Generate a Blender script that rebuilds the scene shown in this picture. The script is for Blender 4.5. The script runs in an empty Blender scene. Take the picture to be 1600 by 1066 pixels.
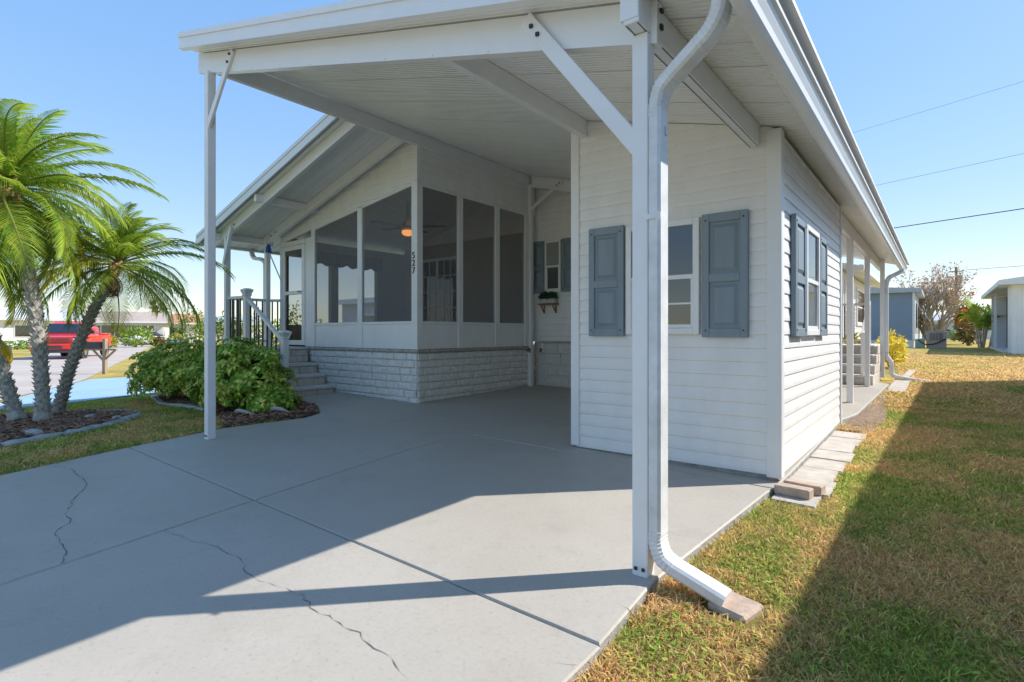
import bpy, bmesh, math, random
import numpy as np
from mathutils import Vector, Matrix
R = math.radians
random.seed(7); rng = np.random.default_rng(11)
scene = bpy.context.scene
col = scene.collection

# ------------------------------------------------------------------ camera
cam_d = bpy.data.cameras.new("camera"); cam = bpy.data.objects.new("camera", cam_d); col.objects.link(cam)
cam.location = (0, 0, 1.1); cam.rotation_euler = (R(90), 0, 0.666)
cam_d.sensor_width = 36; cam_d.lens = 850.346 / 1600 * 36; cam_d.shift_y = -12.34 / 1600
cam_d.clip_start = 0.05; cam_d.clip_end = 3000
scene.camera = cam
# ------------------------------------------------------------------ light
SUN_EL, SUN_AZ = R(41.6), R(43.8)           # azimuth from +Y towards +X
world = bpy.data.worlds.new("World"); scene.world = world; world.use_nodes = True
wn = world.node_tree.nodes; wl = world.node_tree.links
sky = wn.new("ShaderNodeTexSky"); sky.sky_type = 'NISHITA'; sky.sun_disc = False
sky.sun_elevation = SUN_EL; sky.sun_rotation = SUN_AZ
sky.air_density = 1.0; sky.dust_density = 0.2; sky.ozone_density = 2.0
bg = wn["Background"]; bg.inputs[1].default_value = 0.212
gm = wn.new("ShaderNodeGamma"); gm.inputs[1].default_value = 0.28; hs = wn.new("ShaderNodeHueSaturation"); hs.inputs["Saturation"].default_value = 2.7; hs.inputs["Hue"].default_value = 0.512
wl.new(sky.outputs[0], gm.inputs[0]); wl.new(gm.outputs[0], hs.inputs["Color"]); wl.new(hs.outputs[0], bg.inputs[0])
scene.cycles.max_bounces = 12; scene.cycles.diffuse_bounces = 7; scene.cycles.transparent_max_bounces = 24
sd = bpy.data.lights.new("sun", 'SUN'); sd.energy = 2.0; sd.angle = R(0.5); sd.color = (1.0, 0.96, 0.9)
sun = bpy.data.objects.new("sun", sd); col.objects.link(sun)
tosun = Vector((math.cos(SUN_EL) * math.sin(SUN_AZ), math.cos(SUN_EL) * math.cos(SUN_AZ), math.sin(SUN_EL)))
sun.rotation_euler = (-tosun).to_track_quat('-Z', 'Y').to_euler(); sun.location = tosun * 60
vs = scene.view_settings; vs.view_transform = 'Standard'; vs.look = 'None'; vs.exposure = 1.7; vs.gamma = 1.0
vs.use_curve_mapping = False

# ------------------------------------------------------------------ terrain heights
def gz(x, y): return -.018 * (x + 1.106) + .02 * (y - 2.295)       # the concrete slab's plane
def G(x, y):                                                        # lawn height
    g = gz(min(max(x, -5.8), -.95), min(max(y, -20), 13))
    if y > 13: g += .006 * min(y - 13, 30)
    if x < -5.8:
        t = min(-5.8 - x, 12.5); g += -.012 - .02 * t
        k = min(max((-x - 8) / 10, 0), 1); g = g * (1 - k) - .2 * k
    elif x < -5.3: g -= .012 + .038 * (x + 5.8) / .5
    else: g -= .05
    return g
Gv = np.vectorize(G)

# ------------------------------------------------------------------ materials
MATS = {}
def node_mat(name):
    m = bpy.data.materials.new(name); m.use_nodes = True; MATS[name] = m
    return m, m.node_tree.nodes, m.node_tree.links, m.node_tree.nodes["Principled BSDF"]
def pos_noise(nt, ln, scale, detail=4, rough=.6, stretch=None):
    g = nt.new("ShaderNodeNewGeometry"); src = g.outputs["Position"]
    if stretch:
        mp = nt.new("ShaderNodeMapping"); mp.inputs["Scale"].default_value = stretch; ln.new(src, mp.inputs[0]); src = mp.outputs[0]
    n = nt.new("ShaderNodeTexNoise"); n.inputs["Scale"].default_value = scale; n.inputs["Detail"].default_value = detail
    n.inputs["Roughness"].default_value = rough; ln.new(src, n.inputs["Vector"])
    return n.outputs[0]
def ramp(nt, ln, fac, stops):
    r = nt.new("ShaderNodeValToRGB"); e = r.color_ramp.elements
    while len(e) < len(stops): e.new(.5)
    for el, (p, c) in zip(e, stops): el.position = p; el.color = (*c, 1)
    ln.new(fac, r.inputs[0]); return r.outputs[0]
def bump(nt, ln, fac, bsdf, strength, dist=.01):
    b = nt.new("ShaderNodeBump"); b.inputs["Strength"].default_value = strength; b.inputs["Distance"].default_value = dist
    ln.new(fac, b.inputs["Height"]); ln.new(b.outputs[0], bsdf.inputs["Normal"])
def sc(c, k): return tuple(min(1, v * k) for v in c)
def mat(name, c, rough=.5, var=.08, scale=6, metal=0, bmp=0, bscale=60, bdist=.004, spec=.5, stretch=None, c2=None, coat=0):
    m, nt, ln, b = node_mat(name)
    n = pos_noise(nt, ln, scale, 5, .65, stretch)
    ln.new(ramp(nt, ln, n, [(.28, sc(c, 1 - var)), (.72, c2 if c2 else sc(c, 1 + var))]), b.inputs["Base Color"])
    b.inputs["Roughness"].default_value = rough; b.inputs["Metallic"].default_value = metal
    b.inputs["Specular IOR Level"].default_value = spec; b.inputs["Coat Weight"].default_value = coat
    if bmp: bump(nt, ln, pos_noise(nt, ln, bscale, 6, .7, stretch), b, bmp, bdist)
    return m
mat("vinyl", (.81, .785, .745), .42, .05, 4, bmp=.08, bscale=35, bdist=.003, stretch=(1, 1, .4), c2=(.87, .85, .82))
mat("trim", (.81, .795, .77), .38, .04, 5, bmp=.04, bscale=20, bdist=.003, c2=(.83, .83, .82))
mat("aluminium", (.81, .81, .81), .3, .04, 5, bmp=.03, bscale=14, bdist=.003, c2=(.82, .82, .81))
mat("pan", (.80, .80, .775), .25, .03, 1.2, bmp=.05, bscale=5, bdist=.004, c2=(.84, .84, .82))
mat("dusty_pipe", (.68, .68, .66), .4, .12, 9, bmp=.1, bscale=40, c2=(.8, .8, .79))
mat("shutter", (.215, .265, .30), .45, .10, 9, bmp=.12, bscale=90, bdist=.002, stretch=(1, 1, .15))
mat("white_brick", (.78, .745, .685), .8, .16, 16, bmp=.7, bscale=38, bdist=.012, c2=(.88, .86, .82))
mat("mortar", (.62, .595, .55), .9, .15, 20, bmp=.4, bscale=70)
mat("sill_brick", (.36, .30, .25), .85, .35, 14, bmp=.5, bscale=45, bdist=.01, c2=(.58, .55, .51))
mat("tan_block", (.58, .51, .43), .85, .15, 11, bmp=.5, bscale=60, bdist=.006, c2=(.70, .64, .56))
mat("step_cap", (.62, .60, .56), .8, .12, 8, bmp=.3, bscale=70, c2=(.74, .72, .68))
mat("paver", (.43, .38, .32), .85, .14, 6, bmp=.4, bscale=80, c2=(.56, .51, .45))
mat("clay_brick", (.47, .33, .24), .9, .22, 18, bmp=.6, bscale=90, c2=(.58, .46, .36))
mat("curb", (.34, .35, .34), .85, .3, 9, bmp=.5, bscale=60, c2=(.55, .56, .55))
mat("black_metal", (.012, .014, .018), .4, .2, 10)
mat("dark_bolt", (.03, .03, .03), .5, .1, 10)
mat("rubber", (.02, .02, .02), .8, .2, 10)
mat("red_paint", (.72, .025, .03), .25, .04, 3, coat=.6)
mat("car_white", (.75, .76, .77), .25, .03, 3, coat=.5)
mat("car_dark", (.05, .055, .06), .35, .1, 3)
mat("chrome", (.6, .6, .6), .15, .05, 5, metal=1)
mat("wood_post", (.30, .21, .14), .85, .25, 6, bmp=.5, bscale=40, stretch=(6, 6, .6), c2=(.42, .32, .23))
mat("mail_black", (.03, .032, .036), .45, .2, 8)
mat("mail_white", (.7, .7, .68), .5, .05, 5)
mat("yellow_plastic", (.80, .52, .012), .4, .06, 8)
mat("blue_cloth", (.02, .09, .36), .7, .2, 20)
mat("roof_orange", (.52, .24, .13), .8, .12, 1.5, bmp=.3, bscale=8)
mat("roof_tan", (.42, .34, .28), .8, .12, 1.5, bmp=.3, bscale=8)
mat("roof_white", (.74, .75, .76), .5, .06, 2)
mat("roof_grey", (.42, .45, .47), .6, .1, 2)
mat("wall_blue", (.22, .29, .38), .6, .07, 1.5, bmp=.1, bscale=10)
mat("wall_pale", (.60, .63, .66), .6, .06, 1.5, bmp=.1, bscale=12)
mat("wall_cream", (.66, .63, .57), .65, .06, 1.5)
mat("awning", (.50, .55, .57), .5, .1, 4)
mat("ac_metal", (.36, .29, .265), .6, .1, 4)
mat("ac_green", (.30, .38, .33), .6, .1, 4)
mat("bark", (.40, .34, .27), .9, .3, 12, bmp=.8, bscale=40, c2=(.58, .52, .44))
mat("palm_bark", (.38, .35, .30), .95, .3, 22, bmp=1.0, bscale=55, bdist=.015, c2=(.60, .57, .50))
mat("palm_husk", (.42, .20, .08), .9, .4, 30, bmp=.6, bscale=60, c2=(.55, .32, .15))
mat("stem", (.30, .25, .18), .9, .3, 15, bmp=.5)
mat("pale_stem", (.42, .41, .35), .8, .25, 15, bmp=.4)
mat("cable", (.02, .02, .025), .6, .1, 5)
mat("pole_wood", (.22, .16, .12), .9, .2, 4)
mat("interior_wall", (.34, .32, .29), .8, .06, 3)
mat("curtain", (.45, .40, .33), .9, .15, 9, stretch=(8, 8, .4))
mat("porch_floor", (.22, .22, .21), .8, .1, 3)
mat("fan_blade", (.05, .035, .03), .5, .2, 12)
mat("planter_wood", (.33, .15, .09), .8, .25, 20)
mat("planter_tin", (.55, .55, .53), .5, .15, 20)
mat("crack", (.17, .165, .16), .95, .3, 60)
mat("marker", (.03, .05, .10), .8, .2, 40)
mat("lamp_glass_clear", (.62, .66, .66), .2, .1, 20)

def glass_mat(name, c, rough=.02, spec=.9):
    m, nt, ln, b = node_mat(name)
    b.inputs["Base Color"].default_value = (*c, 1); b.inputs["Roughness"].default_value = rough
    b.inputs["Specular IOR Level"].default_value = spec; b.inputs["IOR"].default_value = 1.6
    n = pos_noise(nt, ln, 2.2, 2); bump(nt, ln, n, b, .05, .02)
    return m
glass_mat("glass_dark", (.012, .017, .022)); glass_mat("glass_grey", (.10, .11, .12), .05, .7); glass_mat("glass_blind", (.32, .31, .285), .12, .4)
def see_mat(name, c, alpha, gloss=0):
    m, nt, ln, b = node_mat(name)
    t = nt.new("ShaderNodeBsdfTransparent"); mx = nt.new("ShaderNodeMixShader"); out = nt["Material Output"]
    b.inputs["Base Color"].default_value = (*c, 1); b.inputs["Roughness"].default_value = .08 if gloss else .8
    b.inputs["Specular IOR Level"].default_value = .5 if gloss else .2
    if gloss:
        f = nt.new("ShaderNodeFresnel"); f.inputs[0].default_value = 1.5; a = nt.new("ShaderNodeMath"); a.operation = 'ADD'
        a.inputs[1].default_value = alpha; ln.new(f.outputs[0], a.inputs[0]); ln.new(a.outputs[0], mx.inputs[0])
    else:
        mr = nt.new("ShaderNodeMapRange"); mr.inputs[1].default_value = .3; mr.inputs[2].default_value = .7; mr.inputs[3].default_value = alpha - .09; mr.inputs[4].default_value = alpha + .09
        ln.new(pos_noise(nt, ln, 70, 3, .9), mr.inputs[0]); ln.new(mr.outputs[0], mx.inputs[0])
    ln.new(t.outputs[0], mx.inputs[1]); ln.new(b.outputs[0], mx.inputs[2]); ln.new(mx.outputs[0], out.inputs[0])
see_mat("screen_mesh", (.24, .245, .25), .50); see_mat("door_glass", (.05, .06, .06), .06, 1)
m, nt, ln, b = node_mat("lit_bulb"); b.inputs["Base Color"].default_value = (.8, .4, .12, 1)
b.inputs["Emission Color"].default_value = (1, .36, .08, 1); b.inputs["Emission Strength"].default_value = .5

# painted concrete: grey paint, cloudy wear, scuffs
m, nt, ln, b = node_mat("slab_paint")
c1 = ramp(nt, ln, pos_noise(nt, ln, 1.1, 6, .62), [(.3, (.410, .372, .315)), (.7, (.470, .430, .372))])
c2 = ramp(nt, ln, pos_noise(nt, ln, 55, 3, .7), [(.30, (.82, .82, .82)), (.40, (.97, .97, .97)), (.7, (1.03, 1.03, 1.03))])
sm = ramp(nt, ln, pos_noise(nt, ln, 3.2, 7, .75), [(.30, (.90, .90, .90)), (.46, (1, 1, 1))])
mx = nt.new("ShaderNodeMix"); mx.data_type = 'RGBA'; mx.blend_type = 'MULTIPLY'; mx.inputs[0].default_value = 1
ln.new(c1, mx.inputs[6]); ln.new(c2, mx.inputs[7])
mx2 = nt.new("ShaderNodeMix"); mx2.data_type = 'RGBA'; mx2.blend_type = 'MULTIPLY'; mx2.inputs[0].default_value = 1
ln.new(mx.outputs[2], mx2.inputs[6]); ln.new(sm, mx2.inputs[7]); ln.new(mx2.outputs[2], b.inputs["Base Color"])
b.inputs["Roughness"].default_value = .52; b.inputs["Specular IOR Level"].default_value = .35
bump(nt, ln, pos_noise(nt, ln, 90, 6, .7), b, .25, .003)
mat("slab_side", (.33, .33, .32), .9, .3, 14, bmp=.6, bscale=50, bdist=.01, c2=(.46, .45, .43))
mat("road", (.42, .36, .31), .9, .08, .5, bmp=.3, bscale=30, c2=(.50, .44, .385))
mat("blue_drive", (.27, .42, .54), .7, .06, .8, bmp=.3, bscale=40, c2=(.34, .49, .60))
mat("mulch", (.17, .085, .055), .95, .5, 45, bmp=1.0, bscale=70, bdist=.03, c2=(.32, .17, .11))
mat("chip", (.30, .14, .08), .95, .4, 25, c2=(.48, .27, .17))
mat("dirt", (.26, .165, .105), .95, .25, 14, bmp=.8, bscale=50, bdist=.02, c2=(.38, .27, .19))

# lawn sheet
m, nt, ln, b = node_mat("lawn")
big = pos_noise(nt, ln, .35, 5, .6); fine = pos_noise(nt, ln, 9, 6, .75)
a1 = ramp(nt, ln, fine, [(.3, (.13, .15, .035)), (.5, (.32, .27, .075)), (.68, (.46, .31, .12))])
a2 = ramp(nt, ln, fine, [(.3, (.30, .23, .06)), (.5, (.56, .42, .12)), (.7, (.64, .46, .18))])
mx = nt.new("ShaderNodeMix"); mx.data_type = 'RGBA'
ln.new(ramp(nt, ln, big, [(.42, (0, 0, 0)), (.6, (1, 1, 1))]), mx.inputs[0]); ln.new(a1, mx.inputs[6]); ln.new(a2, mx.inputs[7])
ln.new(mx.outputs[2], b.inputs["Base Color"]); b.inputs["Roughness"].default_value = .95; b.inputs["Specular IOR Level"].default_value = .1
bump(nt, ln, pos_noise(nt, ln, 40, 6, .8), b, 1.0, .03)

def leaf_mat(name, attr=None, c=(.1, .2, .03), c2=(.25, .35, .06), trans=.35, rough=.45, rnd=True):
    m, nt, ln, b = node_mat(name); out = nt["Material Output"]
    if attr:
        a = nt.new("ShaderNodeAttribute"); a.attribute_name = attr; colr = a.outputs["Color"]
    else:
        n = pos_noise(nt, ln, 7, 4, .7); colr = ramp(nt, ln, n, [(.3, c), (.7, c2)])
    if rnd:
        oi = nt.new("ShaderNodeObjectInfo"); h = nt.new("ShaderNodeHueSaturation")
        mr = nt.new("ShaderNodeMapRange"); mr.inputs[3].default_value = .75; mr.inputs[4].default_value = 1.25
        ln.new(oi.outputs["Random"], mr.inputs[0]); ln.new(mr.outputs[0], h.inputs["Value"]); ln.new(colr, h.inputs["Color"]); colr = h.outputs[0]
    ln.new(colr, b.inputs["Base Color"]); b.inputs["Roughness"].default_value = rough; b.inputs["Specular IOR Level"].default_value = .22
    t = nt.new("ShaderNodeBsdfTranslucent"); ln.new(colr, t.inputs[0]); mx = nt.new("ShaderNodeMixShader"); mx.inputs[0].default_value = trans
    ln.new(b.outputs[0], mx.inputs[1]); ln.new(t.outputs[0], mx.inputs[2]); ln.new(mx.outputs[0], out.inputs[0])
leaf_mat("palm_leaf", "tint", trans=.48, rough=.35)
leaf_mat("shrub_leaf", "tint", trans=.3, rough=.28)
leaf_mat("grass_blade", "tint", trans=.45, rough=.6, rnd=False)
leaf_mat("far_leaf", "tint", trans=.25, rough=.5)

# ------------------------------------------------------------------ object helpers
ORG = {}
def tag(o, label=None, cat=None, group=None, kind=None):
    if label: o["label"] = label
    if cat: o["category"] = cat
    if group: o["group"] = group
    if kind: o["kind"] = kind
    return o
def thing(name, loc, label, cat, group=None, rotz=None):
    """Empty at the thing's base. With rotz the parts are given in the thing's own frame."""
    o = bpy.data.objects.new(name, None); col.objects.link(o); o.location = loc; o.empty_display_size = .2
    if rotz is not None: o.rotation_euler = (0, 0, rotz)
    ORG[o] = Vector((0, 0, 0)) if rotz is not None else Vector(loc)
    return tag(o, label, cat, group)
def link(name, me, parent, origin):
    o = bpy.data.objects.new(name, me); col.objects.link(o); origin = Vector(origin)
    if parent is not None: o.parent = parent; o.location = origin - ORG[parent]
    else: o.location = origin
    ORG[o] = origin
    return o
def mk(name, verts, faces, m, parent=None, smooth=False, origin=None, bottom=False):
    v = np.array(verts, dtype=float)
    if origin is None:
        origin = (v.min(0) + v.max(0)) / 2
        if bottom: origin[2] = v[:, 2].min()
    me = bpy.data.meshes.new(name); me.from_pydata((v - np.array(origin)).tolist(), [], [list(f) for f in faces])
    for mm in (m if isinstance(m, (list, tuple)) else [m]): me.materials.append(MATS[mm])
    if smooth: me.polygons.foreach_set("use_smooth", [True] * len(me.polygons))
    me.update()
    return link(name, me, parent, origin)
class MB:
    """collects shapes that make up ONE part"""
    def __init__(s): s.v = []; s.f = []
    def add(s, v, f):
        n = len(s.v); s.v += [tuple(p) for p in v]; s.f += [[i + n for i in q] for q in f]; return s
    def box(s, x0, x1, y0, y1, z0, z1, c=.0):
        return s.add(*box_vf(x0, x1, y0, y1, z0, z1, c))
    def bar(s, p, q, w, h, up=(0, 0, 1), c=0): return s.add(*bar_vf(p, q, w, h, up, c))
    def tube(s, pts, r, n=8, cap=True): return s.add(*tube_vf(pts, r, n, cap))
    def build(s, name, m, parent=None, smooth=False, **k): return mk(name, s.v, s.f, m, parent, smooth, **k)
def box_vf(x0, x1, y0, y1, z0, z1, c=0.0):
    if c <= 0:
        v = [(x, y, z) for z in (z0, z1) for y in (y0, y1) for x in (x0, x1)]
        return v, [(0, 2, 3, 1), (4, 5, 7, 6), (0, 1, 5, 4), (2, 6, 7, 3), (0, 4, 6, 2), (1, 3, 7, 5)]
    bm = bmesh.new(); vv = [bm.verts.new((x, y, z)) for z in (z0, z1) for y in (y0, y1) for x in (x0, x1)]
    for f in [(0, 2, 3, 1), (4, 5, 7, 6), (0, 1, 5, 4), (2, 6, 7, 3), (0, 4, 6, 2), (1, 3, 7, 5)]: bm.faces.new([vv[i] for i in f])
    bmesh.ops.bevel(bm, geom=bm.edges[:], offset=c, segments=1, affect='EDGES', profile=.5)
    bm.verts.index_update(); v = [tuple(p.co) for p in bm.verts]; f = [[q.index for q in g.verts] for g in bm.faces]; bm.free()
    return v, f
def frame(d, up):
    d = Vector(d).normalized(); up = Vector(up)
    if abs(d.dot(up)) > .98 * up.length: up = Vector((1, 0, 0)) if abs(d.x) < .9 else Vector((0, 1, 0))
    s = d.cross(up).normalized(); return d, s, s.cross(d).normalized()
def bar_vf(p, q, w, h, up=(0, 0, 1), c=0):
    p, q = Vector(p), Vector(q); L = (q - p).length; d, s, u = frame(q - p, up)
    v, f = box_vf(-w / 2, w / 2, 0, L, -h / 2, h / 2, c)
    return [tuple(p + s * a + d * b_ + u * z) for a, b_, z in v], f
def tube_vf(pts, r, n=8, cap=True, up=(0, 0, 1)):
    pts = [Vector(p) for p in pts]; rs = r if isinstance(r, (list, tuple)) else [r] * len(pts); v = []; f = []
    for i, p in enumerate(pts):
        d = pts[min(i + 1, len(pts) - 1)] - pts[max(i - 1, 0)]; d, s, u = frame(d, up)
        for k in range(n):
            a = 2 * math.pi * k / n; v.append(tuple(p + (s * math.cos(a) + u * math.sin(a)) * rs[i]))
    for i in range(len(pts) - 1):
        for k in range(n): f.append((i * n + k, i * n + (k + 1) % n, (i + 1) * n + (k + 1) % n, (i + 1) * n + k))
    if cap: f.append(tuple(range(n - 1, -1, -1))); f.append(tuple(range((len(pts) - 1) * n, len(pts) * n)))
    return v, f
def sweep(pts, prof, side):
    """sweep a closed profile [(s,u)] along pts; side = fixed sideways vector"""
    pts = [Vector(p) for p in pts]; side = Vector(side).normalized(); v = []; f = []; n = len(prof)
    for i, p in enumerate(pts):
        d = (pts[min(i + 1, len(pts) - 1)] - pts[max(i - 1, 0)]).normalized(); u = side.cross(d).normalized()
        for a, b_ in prof: v.append(tuple(p + side * a + u * b_))
    for i in range(len(pts) - 1):
        for k in range(n): f.append((i * n + k, i * n + (k + 1) % n, (i + 1) * n + (k + 1) % n, (i + 1) * n + k))
    f.append(tuple(range(n - 1, -1, -1))); f.append(tuple(range((len(pts) - 1) * n, len(pts) * n)))
    return v, f
def box(name, x0, x1, y0, y1, z0, z1, m, parent=None, c=.0, **k): return mk(name, *box_vf(x0, x1, y0, y1, z0, z1, c), m, parent, **k)
def bar(name, p, q, w, h, m, parent=None, up=(0, 0, 1), c=.0): return mk(name, *bar_vf(p, q, w, h, up, c), m, parent)
def extrude(name, poly, axis, a0, a1, m, parent=None, **k):
    """poly = [(h,z)] in the plane across axis ('x': h=y, 'y': h=x, 'z': poly=(x,y))"""
    P = lambda h, z, a: (a, h, z) if axis == 'x' else (h, a, z) if axis == 'y' else (h, z, a)
    n = len(poly); v = [P(h, z, a0) for h, z in poly] + [P(h, z, a1) for h, z in poly]
    f = [tuple(range(n - 1, -1, -1)), tuple(range(n, 2 * n))] + [(i, (i + 1) % n, (i + 1) % n + n, i + n) for i in range(n)]
    return mk(name, v, f, m, parent, **k)
def smooth_path(pts, k=6):
    pts = [Vector(p) for p in pts]; out = []
    for i in range(len(pts) - 1):
        p0, p1, p2, p3 = pts[max(i - 1, 0)], pts[i], pts[i + 1], pts[min(i + 2, len(pts) - 1)]
        for j in range(k):
            t = j / k; out.append(.5 * ((2 * p1) + (p2 - p0) * t + (2 * p0 - 5 * p1 + 4 * p2 - p3) * t * t + (3 * p1 - p0 - 3 * p2 + p3) * t ** 3))
    return out + [pts[-1]]

# wall helpers: W(axis, c, out) maps (h, z, o) to 3-D; o = distance out of the wall
def W(axis, c, out):
    return (lambda h, z, o=0: (h, c + out * o, z)) if axis == 'y' else (lambda h, z, o=0: (c + out * o, h, z))
def clip_z(poly, z, keep_above):
    o = []
    for i in range(len(poly)):
        a, b_ = poly[i], poly[(i + 1) % len(poly)]; ia = (a[1] >= z) == keep_above; ib = (b_[1] >= z) == keep_above
        if ia: o.append(a)
        if ia != ib and b_[1] != a[1]:
            t = (z - a[1]) / (b_[1] - a[1]); o.append((a[0] + (b_[0] - a[0]) * t, z))
    return o
def siding(parent, axis, c, out, poly, z0, e=.1016, m="vinyl", proud=.011, name="siding_board"):
    w = W(axis, c, out); zmax = max(p[1] for p in poly); z = z0
    while z < zmax:
        q = clip_z(clip_z(poly, z, True), z + e, False)
        if len(q) > 2 and max(p[0] for p in q) - min(p[0] for p in q) > .02:
            # profile: butt edge at the bottom, then a double bow like dutch lap vinyl
            zs = [z, z + .004, z + .03, z + e * .8, z + e]; of = [proud * .55, proud, proud * 1.0, proud * .45, proud * .1]
            v = []; f = []; rows = []
            for zz, oo in zip(zs, of):
                hs = []
                for i in range(len(q)):
                    a, b_ = q[i], q[(i + 1) % len(q)]
                    if (a[1] - zz) * (b_[1] - zz) <= 1e-9:
                        if abs(a[1] - b_[1]) < 1e-9: hs += [a[0], b_[0]] if abs(a[1] - zz) < 1e-6 else []
                        else: hs.append(a[0] + (b_[0] - a[0]) * (zz - a[1]) / (b_[1] - a[1]))
                if hs: rows.append((min(hs), max(hs), zz, oo))
            if len(rows) < 2: z += e; continue
            for h0, h1, zz, oo in rows: v += [w(h0, zz, oo), w(h1, zz, oo)]
            for i in range(len(rows) - 1): f.append((2 * i, 2 * i + 1, 2 * i + 3, 2 * i + 2))
            n = len(v); h0, h1, zz, _ = rows[0]; v += [w(h0, zz, -.004), w(h1, zz, -.004)]; f.append((0, n, n + 1, 1))
            f.append([n] + [2 * i for i in range(len(rows))]); f.append([n + 1] + [2 * i + 1 for i in range(len(rows))])
            mk(name, v, f, m, parent)
        z += e
def brick_wall(parent, axis, c, out, h0, h1, zb, zt, course, lens, m="white_brick", proud=.022, joint=.011, name="brick", skew=None):
    """zb(h) = bottom of wall; courses run level, bottom course cut to the ground"""
    w = W(axis, c, out); n = max(1, round((zt - min(zb(h0), zb(h1))) / course)); r = random.Random(int(abs(h0 * 1000)) + n)
    for k in range(n):
        za = zt - (k + 1) * course; zc = zt - k * course - joint; h = h0 - r.uniform(0, lens[0])
        while h < h1 - .02:
            L = r.uniform(*lens); a = max(h, h0); b_ = min(h + L - joint, h1); h += L
            if b_ - a < .03: continue
            z0 = max(za, zb((a + b_) / 2)); 
            if zc - z0 < .02: continue
            j = lambda s: r.uniform(-s, s); o = proud + j(.006); q = .008
            v = [w(a, z0, -.01), w(b_, z0, -.01), w(b_, zc, -.01), w(a, zc, -.01),
                 w(a, z0, o - q), w(b_, z0, o - q), w(b_, zc, o - q), w(a, zc, o - q),
                 w(a + q + j(.004), z0 + q + j(.004), o + j(.004)), w(b_ - q + j(.004), z0 + q + j(.004), o + j(.004)),
                 w(b_ - q + j(.004), zc - q + j(.004), o + j(.004)), w(a + q + j(.004), zc - q + j(.004), o + j(.004)), w((a + b_) / 2 + j(.03), (z0 + zc) / 2, o + .005 + j(.004))]
            f = [(0, 1, 5, 4), (1, 2, 6, 5), (2, 3, 7, 6), (3, 0, 4, 7), (4, 5, 9, 8), (5, 6, 10, 9), (6, 7, 11, 10), (7, 4, 8, 11), (8, 9, 12), (9, 10, 12), (10, 11, 12), (11, 8, 12)]
            mk(name, v, f, m, parent)
def wbox(w, h0, h1, z0, z1, o0, o1, c=0):
    a = w(h0, z0, o0); b_ = w(h1, z1, o1)
    return box_vf(min(a[0], b_[0]), max(a[0], b_[0]), min(a[1], b_[1]), max(a[1], b_[1]), z0, z1, c)
def window(parent, axis, c, out, h0, h1, z0, z1, glass_top="glass_dark", glass_bot="glass_dark", fw=.045, blind=False):
    w = W(axis, c, out); root = mk("window", *wbox(w, h0 + fw, h1 - fw, z0 + fw, z1 - fw, -.01, .026), "interior_wall", parent)
    for n_, a in (("frame", (h0, h0 + fw, z0, z1)), ("frame", (h1 - fw, h1, z0, z1)), ("frame", (h0 + fw, h1 - fw, z1 - fw, z1)), ("sill", (h0 + fw, h1 - fw, z0, z0 + fw))):
        mk(n_, *wbox(w, a[0], a[1], a[2], a[3], -.012, .05, .004), "trim", root)
    zm = (z0 + z1) / 2
    mk("pane", *wbox(w, h0 + fw, h1 - fw, zm, z1 - fw, .0265, .034), glass_top, root)
    mk("pane", *wbox(w, h0 + fw, h1 - fw, z0 + fw, zm, .0265, .030), glass_bot, root)
    mk("meeting_rail", *wbox(w, h0 + fw, h1 - fw, zm - .018, zm + .018, .0265, .046, .003), "trim", root)
    mk("sash_rail", *wbox(w, h0 + fw, h1 - fw, z0 + fw, z0 + fw + .03, .0265, .042, .003), "trim", root)
    for a in (h0 + fw, h1 - fw - .018): mk("sash_stile", *wbox(w, a, a + .018, z0 + fw + .03, zm - .018, .0265, .041, .002), "trim", root)
    mk("lock_rail", *wbox(w, h0 + fw + .018, h1 - fw - .018, (z0 + zm) / 2 + .01, (z0 + zm) / 2 + .024, .0305, .037), "trim", root) if blind else None
    return root
def shutter(parent, axis, c, out, h0, h1, z0, z1, m="shutter"):
    w = W(axis, c, out); s = mk("shutter", *wbox(w, h0, h1, z0, z1, .012, .034, .003), m, parent); r = .055; zm = (z0 + z1) / 2 - .02
    B = MB()
    for a in ((h0, h0 + r, z0, z1), (h1 - r, h1, z0, z1)): B.add(*wbox(w, *a, .0345, .05, .003))
    for a in ((h0 + r, h1 - r, z1 - r * 1.2, z1), (h0 + r, h1 - r, zm - r * .6, zm + r * .6), (h0 + r, h1 - r, z0, z0 + r * 1.2)): B.add(*wbox(w, *a, .0345, .0495, .003))
    B.build("stile_and_rail", m, s)
    for a, b_ in ((zm + r * .6, z1 - r * 1.2), (z0 + r * 1.2, zm - r * .6)):
        i = .02; q = .045; H0, H1, A, Bz = h0 + r, h1 - r, a, b_
        v = [w(H0 + i, A + i, .0345), w(H1 - i, A + i, .0345), w(H1 - i, Bz - i, .0345), w(H0 + i, Bz - i, .0345), w(H0 + q, A + q, .047), w(H1 - q, A + q, .047), w(H1 - q, Bz - q, .047), w(H0 + q, Bz - q, .047)]
        mk("raised_panel", v, [(4, 5, 6, 7), (0, 1, 5, 4), (1, 2, 6, 5), (2, 3, 7, 6), (3, 0, 4, 7)], m, s)
    for hh in (h0 + .03, h1 - .03):
        for zz in (z0 + .05, z1 - .05):
            mk("screw", *wbox(w, hh - .006, hh + .006, zz - .006, zz + .006, .05, .054), "dark_bolt", s)
    return s
def paint_attr(o, cols):
    a = o.data.color_attributes.new("tint", 'FLOAT_COLOR', 'POINT'); a.data.foreach_set("color", np.asarray(cols, dtype=np.float32).ravel())

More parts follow.
